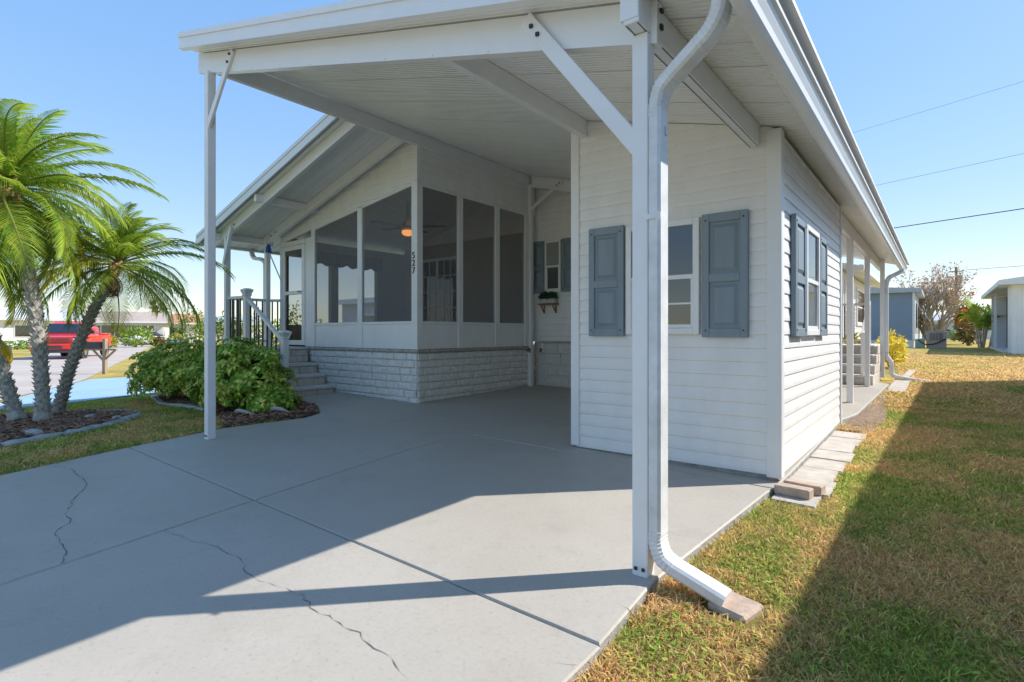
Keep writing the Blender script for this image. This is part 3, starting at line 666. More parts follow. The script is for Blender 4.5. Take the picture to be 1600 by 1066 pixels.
# porch roof on the left
pr = thing("porch_roof", (-7.6, 4.6, .9), "white overhanging porch roof with exposed rafters above the entry steps", "roof")
XE = -9.92; YR = 3.98
mk("roof_deck", [(x, y, LZ(x) + dz) for dz in (.02, .11) for (x, y) in ((XE, YR), (X0 + .02, YR), (X0 + .02, YB), (XE, YB))],
   [(3, 2, 1, 0), (4, 5, 6, 7), (0, 1, 5, 4), (1, 2, 6, 5), (2, 3, 7, 6), (3, 0, 4, 7)], "roof_white", pr)
mk("ridge_cap", [(X0 - .25, YR - .02, LZ(X0 - .25) + .125), (-5.65, YR - .02, RZ(-5.65) + .14), (-5.3, YR - .02, RZ(-5.3) + .13), (X0 - .25, YB, LZ(X0 - .25) + .125), (-5.65, YB, RZ(-5.65) + .14), (-5.3, YB, RZ(-5.3) + .13)], [(0, 1, 4, 3), (1, 2, 5, 4)], "roof_white", pr)
pm2 = pan_mesh(XE + .02, X0 + .0, LZ, .296, 2); k = 0
while YR + .05 + (k + 1) * .3 < 8.0: link("ceiling_panel", pm2, pr, (XE + .02, YR + .05 + k * .3, LZ(XE + .02) - .0005 * (k % 2))); k += 1
slope_bar("rake_fascia", XE, -5.75, YR - .025, YR - .002, -.02, .13, "aluminium", pr, LZ); slope_bar("rake_lip", XE, -5.75, YR - .036, YR - .0255, .09, .14, "aluminium", pr, LZ)
r1 = slope_bar("rafter", -9.55, -5.68, 4.11, 4.17, -.16, -.004, "trim", pr, LZ); r2 = slope_bar("rafter", -9.55, -5.68, 4.83, 4.89, -.16, -.004, "trim", pr, LZ)
for xx, yy, rr in ((-8.9, 4.105, r1), (-9.05, 4.105, r1), (-8.95, 4.825, r2), (-9.1, 4.825, r2)): box("bolt", xx - .012, xx + .012, yy - .006, yy + .004, LZ(xx) - .09, LZ(xx) - .066, "dark_bolt", rr)
for xx in (-9.42, -8.0): box("purlin", xx - .03, xx + .03, YR + .02, 4.108, LZ(xx) - .12, LZ(xx) - .012, "trim", pr); box("purlin", xx - .03, xx + .03, 4.172, 4.828, LZ(xx) - .12, LZ(xx) - .012, "trim", pr); box("purlin", xx - .03, xx + .03, 4.892, YP - .01, LZ(xx) - .12, LZ(xx) - .012, "trim", pr)
gl = [(XE - .10, LZ(XE) + .09), (XE - .11, LZ(XE) + .03), (XE - .08, LZ(XE) - .03), (XE + .0, LZ(XE) - .03), (XE + .0, LZ(XE) + .09)]
extrude("gutter", gl, 'y', YR + .0, YB, "aluminium", pr)
prof = rrect(.075, .06)
d3 = mk("downspout", *sweep([(-9.42, 4.90, -.0), (-9.42, 4.90, 2.28)], prof, (0, 1, 0)), "aluminium", pr)
elbow([(-9.42, 4.90, 2.26), (-9.44, 4.90, 2.36), (-9.6, 4.9, 2.43), (-9.8, 4.9, 2.46), (-9.9, 4.9, 2.53), (-9.93, 4.9, 2.62)], d3)
q1 = post(-9.2, 4.14, LZ(-9.2) - .15, pr, .076, .55); q2 = post(-9.28, 4.86, LZ(-9.28) - .15, pr, .076, .55)
bar("knee_brace", (-8.93, 4.08, LZ(-8.93) - .1), (-9.19, 4.08, 2.22), .04, .055, "trim", pr, c=.003)

# ------------------------------------------------------------------ entry steps and railing
st = thing("entry_steps", (-8.3, 4.65, gz(-8, 4.65)), "tan block entry steps with pale caps beside the brick porch skirt", "steps")
Y0s, Y1s = 4.27, 5.008
tops = [(-8.02, -7.485, .285), (-8.02, -7.725, .455), (-8.25, -7.965, .62)]
xin = [-7.72, -7.96, -8.22]
for i, (xa, xf, zt) in enumerate(tops):
    zb_ = .10 if i == 0 else tops[i - 1][2] + .0005
    core = box("step_core", xin[i] - .25, xf - .03, Y0s + .02, Y1s, zb_, zt - .05, "mortar", st)
    r_ = random.Random(i); y = Y0s + .01 - r_.uniform(0, .12)
    while y < Y1s - .03:
        e_ = min(y + .27, Y1s); ya = max(y, Y0s); box("riser_block", xf - .03, xf - .012 + r_.uniform(-.003, .003), ya, e_ - .009, max(zb_, gz(xf, 4.6) - .01), zt - .052, "tan_block", core, .003); y += .27
    box("tread", xin[i] - .06, xf + .012, Y0s - .02, Y1s, zt - .045, zt, "step_cap", core, .006)
deck = box("landing", -9.3, -8.245, 4.0, Y1s, -.02, .84, "mortar", st)
for k in range(2):
    y = Y0s - .1 * k
    while y < Y1s - .02:
        e_ = min(y + .27, Y1s); ya = max(y, Y0s - .02); box("riser_block", -8.245, -8.225, ya, e_ - .009, .63 + .105 * k, .725 + .105 * k, "tan_block", deck, .003); y += .27
box("landing_cap", -9.3, -8.2, 3.98, Y1s - .002, .8405, .872, "step_cap", deck, .005)
brick_wall(deck, 'y', 4.0, -1, -9.3, -8.245, lambda h: G(h, 4), .83, .105, (.24, .32), "tan_block", .014)
rl = thing("entry_railing", (-8.4, 4.2, .87), "white railing with black balusters and solar post caps on the entry steps", "railing")
def newel(x, y, z0, z1, parent, s=.088):
    n_ = box("newel_post", x - s / 2, x + s / 2, y - s / 2, y + s / 2, z0, z1, "trim", parent, .004)
    c_ = mk("post_cap", *MB().box(x - .055, x + .055, y - .055, y + .055, z1 + .0005, z1 + .025, .004).__dict__.values(), "trim", n_)
    a, b_ = .042, .066; z = z1 + .025
    v = [(x + i * a, y + j_ * a, z) for i, j_ in ((-1, -1), (1, -1), (1, 1), (-1, 1))] + [(x + i * b_, y + j_ * b_, z + .06) for i, j_ in ((-1, -1), (1, -1), (1, 1), (-1, 1))]
    mk("lamp_glass", v, [(0, 1, 5, 4), (1, 2, 6, 5), (2, 3, 7, 6), (3, 0, 4, 7), (3, 2, 1, 0)], "lamp_glass_clear", n_)
    B = MB()
    for i in range(4): B.bar(v[i], v[i + 4], .014, .014)
    B.build("lamp_rib", "trim", n_)
    b2 = .072; v = [(x + i * b2, y + j_ * b2, z + .06) for i, j_ in ((-1, -1), (1, -1), (1, 1), (-1, 1))] + [(x + i * b2, y + j_ * b2, z + .075) for i, j_ in ((-1, -1), (1, -1), (1, 1), (-1, 1))] + [(x + i * .03, y + j_ * .03, z + .095) for i, j_ in ((-1, -1), (1, -1), (1, 1), (-1, 1))]
    mk("cap_roof", v, [(3, 2, 1, 0), (0, 1, 5, 4), (1, 2, 6, 5), (2, 3, 7, 6), (3, 0, 4, 7), (4, 5, 9, 8), (5, 6, 10, 9), (6, 7, 11, 10), (7, 4, 8, 11), (8, 9, 10, 11)], "trim", n_)
    return n_
n1 = newel(-8.62, 4.18, .872, 1.69, rl); n2 = newel(-7.5, 4.185, .12, 1.02, rl)
def railrun(a, b_, parent, zt, zb_, nbal, rs=.045):
    a, b_ = Vector(a), Vector(b_)
    t_ = bar("top_rail", a + Vector((0, 0, zt)), b_ + Vector((0, 0, zt)), .06, rs, "trim", parent, c=.004); bar("bottom_rail", a + Vector((0, 0, zb_)), b_ + Vector((0, 0, zb_)), .04, .04, "trim", parent, c=.003)
    for k in range(nbal):
        p = a.lerp(b_, (k + .5) / nbal); bar("baluster", p + Vector((0, 0, zb_ + .01)), p + Vector((0, 0, zt - .02)), .018, .018, "black_metal", parent)
railrun((-8.67, 4.18, .872), (-9.165, 4.15, .872), rl, .80, .09, 5)
railrun((-9.22, 4.18, .872), (-9.28, 4.82, .872), rl, .80, .09, 6)
railrun((-9.28, 4.9, .872), (-9.12, 5.01, .872), rl, .80, .09, 2)
railrun((-8.57, 4.18, .83), (-7.55, 4.185, .19), rl, .80, .12, 8)

# small wall things
fl = thing("wall_flag", (-9.06, 5.0, 2.0), "small furled blue flag on a white pole by the screen door", "flag")
bar("pole", (-9.08, 5.0, 2.02), (-8.93, 4.62, 2.66), .014, .014, "trim", fl)
mk("furled_cloth", [(-8.97, 4.66, 2.47), (-8.90, 4.68, 2.45), (-8.90, 4.74, 2.46), (-8.98, 4.72, 2.48), (-8.96, 4.67, 2.59), (-8.92, 4.68, 2.60), (-8.92, 4.72, 2.60), (-8.97, 4.71, 2.58)], [(3, 2, 1, 0), (4, 5, 6, 7), (0, 1, 5, 4), (1, 2, 6, 5), (2, 3, 7, 6), (3, 0, 4, 7)], "blue_cloth", fl)
pl_ = thing("wall_planter", (-5.28, 7.79, 1.45), "small tin wall planter with greenery on a wooden bracket under the window", "planter")
box("shelf", -5.46, -5.10, 7.66, 7.785, 1.585, 1.61, "planter_wood", pl_)
for x in (-5.40, -5.16):
    B = MB(); B.bar((x, 7.78, 1.58), (x, 7.78, 1.44), .02, .015); B.bar((x, 7.68, 1.58), (x, 7.775, 1.45), .02, .015); B.build("bracket", "planter_wood", pl_)
for x in (-5.36, -5.20): box("tin_pot", x - .075, x + .075, 7.67, 7.78, 1.612, 1.69, "planter_tin", pl_, .006)
def leaf_ball(name, c, rad, n, size, cols, parent, m="far_leaf", seed=1, shell=.35, flat=None):
    """n small folded leaves through an ellipsoid volume"""
    r = np.random.default_rng(seed); d = r.normal(size=(n, 3)); d /= np.linalg.norm(d, axis=1)[:, None]
    rr = (shell + (1 - shell) * r.random(n)) ** .6; lump = 1 + .18 * np.sin(d[:, 0] * 5 + seed) * np.cos(d[:, 1] * 4 + seed * 2) + .12 * np.sin(d[:, 2] * 7 + seed)
    p = np.array(c) + d * (rr * lump)[:, None] * np.array(rad)
    a = r.normal(size=(n, 3)) + d * .7; a /= np.linalg.norm(a, axis=1)[:, None]; b_ = np.cross(a, r.normal(size=(n, 3))); b_ /= np.linalg.norm(b_, axis=1)[:, None]
    s = size * (.6 + .8 * r.random(n))[:, None]; V = np.stack([p - a * s, p + b_ * s * .38, p + a * s, p - b_ * s * .38], 1).reshape(-1, 3)
    o = mk(name, V, np.arange(4 * n).reshape(-1, 4).tolist(), m, parent)
    cc = np.array(cols)[r.integers(0, len(cols), n)] * (.7 + .6 * r.random((n, 1))); cc = np.concatenate([cc, np.ones((n, 1))], 1)
    paint_attr(o, np.repeat(cc, 4, 0)); return o
for x in (-5.36, -5.20): leaf_ball("greenery", (x, 7.72, 1.73), (.10, .07, .075), 420, .026, [(.05, .13, .05), (.09, .19, .09)], pl_, seed=int(-x * 100))
for nm, x, y, dx, lab in (("water_spigot", -5.575, 7.50, (.06, 0), "small dark water spigot on the brick porch skirt"), ("water_spigot", -5.45, 7.80, (0, -.06), "small dark spigot and white pipe on the rear skirt wall")):
    t_ = thing(nm, (x, y, .70), lab, "spigot"); B = MB(); B.tube([(x, y, .80), (x + dx[0], y + dx[1], .80), (x + dx[0] * 1.3, y + dx[1] * 1.3, .77)], .012, 6); B.build("spout", "dark_bolt", t_)
    mk("handle", *tube_vf([(x + dx[0], y + dx[1], .81), (x + dx[0], y + dx[1], .835)], [.008, .032], 8), "dark_bolt", t_)
    if dx[0] == 0: mk("pipe", *tube_vf([(x + .0, y - .01, .78), (x + .0, y - .01, .92)], .018, 8), "trim", t_)
fan = thing("ceiling_fan", (-7.27, 6.32, 2.80), "dark ceiling fan with a lit amber bowl lamp inside the porch", "fan")
mk("down_rod", *tube_vf([(-7.27, 6.32, 3.0), (-7.27, 6.32, 3.42)], .02, 8), "fan_blade", fan); mk("motor", *tube_vf([(-7.27, 6.32, 2.9), (-7.27, 6.32, 2.92), (-7.27, 6.32, 3.0), (-7.27, 6.32, 3.03)], [.06, .11, .11, .05], 14), "fan_blade", fan)
mk("lamp_bowl", *tube_vf([(-7.27, 6.32, 2.79), (-7.27, 6.32, 2.805), (-7.27, 6.32, 2.84), (-7.27, 6.32, 2.88)], [.04, .08, .105, .10], 16), "lit_bulb", fan, True)
for k in range(5):
    a = R(38 + 72 * k); bar("blade", (-7.27 + .12 * math.cos(a), 6.32 + .12 * math.sin(a), 2.95), (-7.27 + .66 * math.cos(a), 6.32 + .66 * math.sin(a), 2.965), .12, .012, "fan_blade", fan, up=(.1, .1, 1))

# ------------------------------------------------------------------ rear porch: steps, railing, back room
room = thing("back_room", (-2.6, 17, G(-2.6, 17)), "white sided back room with a tall window beyond the rear steps", "house wing")
rwl = box("side_wall", -1.83, -1.75, 14.42, 20.2, .1, 2.52, "vinyl", room); box("end_wall", -6, -1.8305, 14.42, 14.5, .1, 2.7, "vinyl", room); box("end_wall", -6, -1.8305, 20.1, 20.2, .1, 2.7, "vinyl", room)
siding(rwl, 'x', -1.75, 1, [(14.44, .2), (20.18, .2), (20.18, 2.5), (14.44, 2.5)], .2)
corner(-1.75, 20.2, .15, 2.5, 1, 1, room); corner(-1.75, 14.42, .15, 2.5, 1, -1, room)
window(room, 'x', -1.75, 1, 16.9, 18.9, 1.3, 2.3, "glass_dark", "glass_grey", .07); window(room, 'x', -1.75, 1, 14.62, 15.75, .95, 2.35, "glass_grey", "glass_dark", .06)
mk("roof", [(x, y, z) for (x, z) in ((-1.42, 2.50), (-5.2, 3.4), (-1.42, 2.62), (-5.2, 3.52)) for y in (14.3, 20.5)], [(0, 1, 3, 2), (4, 6, 7, 5), (0, 4, 5, 1), (1, 5, 7, 3), (0, 2, 6, 4), (2, 3, 7, 6)], "roof_white", room)
box("eave_gutter", -1.42, -1.32, 14.3, 20.5, 2.5, 2.63, "aluminium", room, .01)

rs = thing("rear_steps", (-1.3, 12.2, gz(-1.3, 12)), "tan brick rear steps at the end of the side walkway", "steps")
zg = gz(-1.3, 11.5); zt = [zg + .17 * (k + 1) for k in range(4)]; YSS = [11.45, 11.78, 12.10, 12.42]
for k in range(4):
    yb = 14.3 if k == 3 else YSS[k + 1] + .05
    core = box("step_core", -2.55, -.962, YSS[k] + .02, yb, zg - .08 if k == 0 else zt[k - 1] + .0005, zt[k] - .045, "mortar", rs)
    x = -2.55
    while x < -1.02:
        e_ = min(x + .3, -.99); box("riser_block", x, e_ - .012, YSS[k], YSS[k] + .019, (zt[k - 1] if k else zg) + .004, zt[k] - .047, "tan_block", core, .003); x += .3
    box("tread", -2.55, -.97, YSS[k] - .025, yb, zt[k] - .044, zt[k], "step_cap", core, .006)
sw = box("side_wall", -.961, -.945, 11.47, 14.3, zg - .1, zg + .16, "mortar", rs)
for k in range(4):
    r_ = random.Random(k); y = YSS[k]
    while y < 13.05:
        e_ = min(y + r_.uniform(.2, .3), 13.08); box("brick", -.96, -.925 + r_.uniform(-.005, .005), y, e_ - .01, zg + .17 * k + .004 - (.06 if k == 0 else 0), zg + .17 * k + .158, "tan_block", sw, .004); y = e_
rr_ = thing("rear_railing", (-1.5, 12.5, zt[3]), "white handrail with dark balusters beside the tan rear steps", "railing")
bar("handrail", (-1.08, 11.5, zg + .9), (-1.08, 12.6, zt[3] + .82), .05, .05, "trim", rr_, c=.004); bar("rail_post", (-1.08, 11.5, zg), (-1.08, 11.5, zg + .92), .055, .055, "trim", rr_, c=.004)
bar("rail_post", (-1.08, 12.6, zt[3]), (-1.08, 12.6, zt[3] + .86), .06, .06, "trim", rr_, c=.004)
for k in range(3): bar("baluster", (-1.08, 11.75 + .27 * k, zg + .17 * (k + 1)), (-1.08, 11.75 + .27 * k, zg + .17 * (k + 1) + .86), .02, .02, "black_metal", rr_)
bar("top_rail", (-2.5, 12.66, zt[3] + .8), (-1.11, 12.66, zt[3] + .8), .05, .045, "trim", rr_, c=.004); bar("bottom_rail", (-2.5, 12.66, zt[3] + .09), (-1.11, 12.66, zt[3] + .09), .04, .04, "trim", rr_)
for k in range(9): bar("baluster", (-2.42 + .155 * k, 12.66, zt[3] + .1), (-2.42 + .155 * k, 12.66, zt[3] + .79), .02, .02, "black_metal", rr_)

# ------------------------------------------------------------------ pavers, bricks, splash block along the right edge
def blob_slab(name, poly, z0f, th, m, label, cat, group=None):
    n = len(poly); c_ = np.mean(poly, 0); ins = [c_ + (np.array(p) - c_) * .975 for p in poly]
    v = [(p[0], p[1], z0f(*p) + th) for p in ins] + [(p[0], p[1], z0f(*p) + th - .008) for p in poly] + [(p[0], p[1], z0f(*p) - .05) for p in poly]
    f = [list(range(n))] + [(n + i, n + (i + 1) % n, (i + 1) % n, i) for i in range(n)] + [(2 * n + i, 2 * n + (i + 1) % n, n + (i + 1) % n, n + i) for i in range(n)]
    return tag(mk(name, v, f, m), label, cat, group)
zp = lambda x, y: G(x, y)
ys_ = [3.90, 4.19, 4.58, 4.95, 5.30, 5.66, 6.03, 6.38, 6.73]
words = ["first", "second", "third", "fourth", "fifth", "sixth", "seventh", "eighth"]
for k in range(8):
    a, b_ = ys_[k] + .006, ys_[k + 1] - .006; s_ = .02 * math.sin(k * 2.1); w_ = .60 if k else .62
    blob_slab("paver", [(-.885, a + s_ * .3), (-w_ + s_, a - .02), (-w_ - .005 + s_, b_ - .02), (-.885, b_)], zp, .022 + .004 * math.sin(k * 1.7), "paver", "%s concrete paver of the row along the storage wall, counted from the two loose bricks" % words[k], "paver", "pavers along the storage wall")
blob_slab("paver", [(-.70, 10.9), (-.44, 10.95), (-.44, 13.0), (-.70, 12.95)], zp, .025, "paver", "long pale concrete paver beside the rear steps", "paver")
blob_slab("paver", [(-.62, 13.5), (-.5, 13.5), (-.45, 16.3), (-.57, 16.3)], zp, .04, "paver", "narrow pale kerb strip beside the yellow shrub", "paver")
for i, (cx, cy, a, L_, lab) in enumerate(((-.775, 4.065, -.12, .22, "front weathered clay brick lying on the end paver"), (-.735, 4.205, -.16, .24, "rear weathered clay brick lying against the storage wall pavers"))):
    o = mk("loose_brick", *box_vf(-L_ / 2, L_ / 2, -.05, .05, 0, .062, .006), "clay_brick", origin=(0, 0, 0)); o.location = (cx, cy, G(cx, cy) + .021); o.rotation_euler = (0, 0, a); tag(o, lab, "brick", "loose bricks")
o = thing("splash_block", (-.66, 2.36, G(-.66, 2.36)), "small worn concrete splash block under the front downspout outlet", "splash block")
zz = G(-.66, 2.36); pad = mk("pad", *box_vf(-.11, .06, -.085, .08, -.04, .03, .012), "clay_brick", None); pad.parent = o; pad.location = (-.01, 0, -.005); pad.rotation_euler = (.05, .03, -.25)
dirt = [(-.87, 6.9), (-.58, 6.85), (-.5, 7.8), (-.55, 8.8), (-.62, 9.8), (-.68, 10.8), (-.75, 10.8), (-.80, 9.0), (-.84, 7.8)]
tag(mk("bare_soil", [(x, y, G(x, y) + .012) for x, y in dirt] + [(-.7, 8.3, G(-.7, 8.3) + .03)], [(i, (i + 1) % 9, 9) for i in range(9)], "dirt"), "bare brown soil strip beside the walkway", kind="structure")

# ------------------------------------------------------------------ planting beds
bedA = [(-6.84, 1.03), (-7.0, 1.34), (-7.2, 1.69), (-7.43, 2.03), (-7.70, 2.31), (-8.05, 2.50), (-8.45, 2.57), (-9.0, 2.47), (-9.5, 2.2), (-10.1, 1.5), (-10.0, .6), (-8.6, -.1), (-7.3, .2)]
bedB = [(-6.02, 2.66), (-6.8, 2.98), (-7.4, 3.12), (-8.06, 3.22), (-9.28, 3.27), (-10.2, 3.5), (-11.0, 3.75), (-11.1, 4.3), (-10.3, 4.45), (-9.32, 4.2), (-9.32, 3.98), (-8.22, 3.96), (-8.0, 4.24), (-7.2, 4.23), (-6.55, 4.10), (-6.0, 3.78), (-5.87, 3.5)]
def inside(poly, x, y):
    c_ = False; n = len(poly)
    for i in range(n):
        (x1, y1), (x2, y2) = poly[i], poly[(i + 1) % n]
        if (y1 > y) != (y2 > y) and x < (x2 - x1) * (y - y1) / (y2 - y1) + x1: c_ = not c_
    return c_
def bed(poly, label, seed, chips):
    c_ = np.mean(poly, 0); n = len(poly); rings = 6; v = []; f = []; r = np.random.default_rng(seed)
    for k in range(rings):
        t = k / rings
        for p in poly:
            q_ = np.array(p) + (c_ - np.array(p)) * t; v.append((q_[0], q_[1], G(*q_) + .022 + (.03 * min(t * 3, 1) * r.random() + .02 * min(t * 3, 1))))
    v.append((c_[0], c_[1], G(*c_) + .05))
    for k in range(rings - 1):
        for i in range(n): f.append((k * n + i, k * n + (i + 1) % n, (k + 1) * n + (i + 1) % n, (k + 1) * n + i))
    for i in range(n): f.append(((rings - 1) * n + i, (rings - 1) * n + (i + 1) % n, rings * n))
    tag(mk("mulch_bed", v, f, "mulch"), label, kind="structure")
    lo, hi = np.min(poly, 0), np.max(poly, 0); V = []; F = []
    while len(F) < chips:
        x, y = r.uniform(lo, hi)
        if not inside(poly, x, y): continue
        a = r.uniform(0, 6.28); L_ = r.uniform(.012, .045); w_ = r.uniform(.004, .012); z = G(x, y) + r.uniform(.035, .07); d = np.array([math.cos(a), math.sin(a), r.uniform(-.4, .4)]); s_ = np.array([-math.sin(a), math.cos(a), r.uniform(-.5, .5)])
        p = np.array([x, y, z]); n0 = len(V); V += [p - d * L_ - s_ * w_, p + d * L_ - s_ * w_, p + d * L_ + s_ * w_, p - d * L_ + s_ * w_]; F.append((n0, n0 + 1, n0 + 2, n0 + 3))
    tag(mk("bark_chips", V, F, "chip"), kind="stuff")
bed(bedA, "brown bark mulch bed round the palms", 1, 5000); bed(bedB, "brown bark mulch bed under the variegated shrubs", 2, 3500)
def edging(name, pts, label, n, wd=.11):
    P = [Vector((x, y, 0)) for x, y in pts]; P = smooth_path(P, 8); L_ = [0]
    for a, b_ in zip(P[:-1], P[1:]): L_.append(L_[-1] + (b_ - a).length)
    root = thing(name, (P[0].x, P[0].y, G(P[0].x, P[0].y)), label, "edging")
    def at(s):
        for i in range(len(P) - 1):
            if L_[i + 1] >= s: return P[i].lerp(P[i + 1], (s - L_[i]) / max(1e-6, L_[i + 1] - L_[i]))
        return P[-1]
    r = random.Random(n)
    for k in range(n):
        a, b_ = at(L_[-1] * k / n + .006), at(L_[-1] * (k + 1) / n - .006); d = (b_ - a).normalized(); s = Vector((-d.y, d.x, 0)); hgt = .055 + r.uniform(-.008, .008)
        pr_ = [(-wd / 2, -.06), (-wd / 2, hgt * .6), (-wd * .3, hgt), (wd * .3, hgt), (wd / 2, hgt * .6), (wd / 2, -.06)]; v = []
        for p in (a, (a + b_) / 2, b_):
            sag = .006 if p != (a + b_) / 2 else -.004
            for o_, h_ in pr_: q_ = p + s * (o_ + r.uniform(-.004, .004)); v.append((q_.x, q_.y, G(p.x, p.y) + h_ - (sag if h_ > 0 else 0)))
        f = [(i * 6 + j_, i * 6 + j_ + 1, (i + 1) * 6 + j_ + 1, (i + 1) * 6 + j_) for i in range(2) for j_ in range(5)] + [tuple(range(6)), tuple(range(17, 11, -1))]
        mk("edging_block", v, f, "curb", root)
edging("bed_edging", bedA + [bedA[0]], "grey scalloped concrete edging curving round the palm bed", 34, .13)
edging("bed_edging", [(-7.6, 3.16), (-8.06, 3.22), (-9.28, 3.25), (-10.2, 3.46), (-11.1, 3.72)], "short straight grey concrete edging in front of the variegated shrubs", 11)
for x, y, s_, lab in ((-8.15, 2.05, .05, "pale stone lying in the palm bed mulch near its curved end"), (-7.25, 1.35, .06, "flat pale stone in the mulch against the palm bed edging"), (-7.75, 2.2, .035, "tiny pale stone in the tip of the palm bed")):
    v, f = tube_vf([(x, y, G(x, y) + .02), (x, y, G(x, y) + .05), (x, y, G(x, y) + .05 + s_ * .6), (x, y, G(x, y) + .055 + s_ * .7)], [s_, s_ * 1.3, s_, s_ * .4], 7)
    r = random.Random(int(-x * 100)); v = [(a + r.uniform(-.4, .4) * s_, b_ + r.uniform(-.4, .4) * s_, c_ + r.uniform(-.1, .1) * s_) for a, b_, c_ in v]; tag(mk("stone", v, f, "curb"), lab, "stone")
pld = thing("path_light", (-9.40, 3.30, G(-9.4, 3.3)), "black solar path light on a stake before the left shrub", "path light"); x, y, z = -9.40, 3.30, G(-9.4, 3.3)
mk("stake", *tube_vf([(x, y, z - .05), (x, y, z + .16)], .01, 6), "black_metal", pld); mk("lens", *tube_vf([(x, y, z + .1605), (x, y, z + .225)], [.03, .045], 10), "glass_grey", pld)
mk("hood", *tube_vf([(x, y, z + .2255), (x, y, z + .24), (x, y, z + .275)], [.085, .08, .03], 12), "black_metal", pld)

# ------------------------------------------------------------------ palms
def frond_mesh(seed, L_, droop, colA, colB):
    r = random.Random(seed); n = 26; P = []; T = []; p = Vector((0, 0, 0)); ang = R(8)
    for i in range(n + 1):
        P.append(p.copy()); d = Vector((math.cos(ang), .10 * math.sin(i * .2 + seed), math.sin(ang))).normalized(); T.append(d); p = p + d * (L_ / n); ang -= droop / n * (.4 + 1.3 * i / n)
    V = []; F = []; C = []
    def col_(t): k = min(1, max(0, t)); return [colA[j_] * (1 - k) + colB[j_] * k for j_ in range(3)] + [1]
    tv, tf = tube_vf(P, [.013 * (1 - .85 * i / n) + .002 for i in range(n + 1)], 5); V += [Vector(q_) for q_ in tv]; F += [list(q_) for q_ in tf]; C += [[.30, .33, .08, 1]] * len(tv)
    m_ = 58
    for k in range(m_):
        t = .12 + .88 * k / m_; i = min(n - 1, int(t * n)); q_ = P[i].lerp(P[i + 1], t * n - i); d = T[i]; side = d.cross(Vector((0, 0, 1))).normalized(); up = side.cross(d)
        ll = (.27 * math.sin(math.pi * min(1, .18 + t * .78)) ** .7 + .03) * r.uniform(.85, 1.1)
        for s in (-1, 1):
            out = (side * s * 1.0 + d * (.45 + .7 * t) + up * (.32 - .1 * r.random())).normalized(); w_ = .0085; wv = d.cross(out).cross(out).normalized() * w_; wv = (d * .9 + up * .3).normalized() * w_
            a = q_; b_ = q_ + out * ll * .5 - Vector((0, 0, .02 * ll)); c_ = q_ + out * ll - Vector((0, 0, .55 * ll * (.5 + .6 * r.random())))
            n0 = len(V); V += [a - wv * .5, a + wv * .5, b_ + wv, b_ - wv, c_]; F += [[n0, n0 + 1, n0 + 2, n0 + 3], [n0 + 3, n0 + 2, n0 + 4]]; cc = col_(r.uniform(-.2, .9) + .2 * t); C += [cc] * 5
    me = bpy.data.meshes.new("frond"); me.from_pydata([tuple(q_) for q_ in V], [], F); me.materials.append(MATS["palm_leaf"])
    a = me.color_attributes.new("tint", 'FLOAT_COLOR', 'POINT'); a.data.foreach_set("color", np.array(C, dtype=np.float32).ravel()); return me
GA, GB = (.20, .38, .04), (.56, .62, .08)
FR = [frond_mesh(1, 1.35, 1.0, GA, GB), frond_mesh(2, 1.25, 1.5, GA, GB), frond_mesh(3, 1.45, 1.3, GA, (.42, .48, .06)), frond_mesh(4, 1.15, 1.8, (.09, .21, .04), (.24, .36, .07)), frond_mesh(5, 1.2, 1.4, (.42, .44, .04), (.66, .58, .07))]
DEAD = frond_mesh(9, .9, 2.4, (.36, .22, .09), (.48, .33, .15))
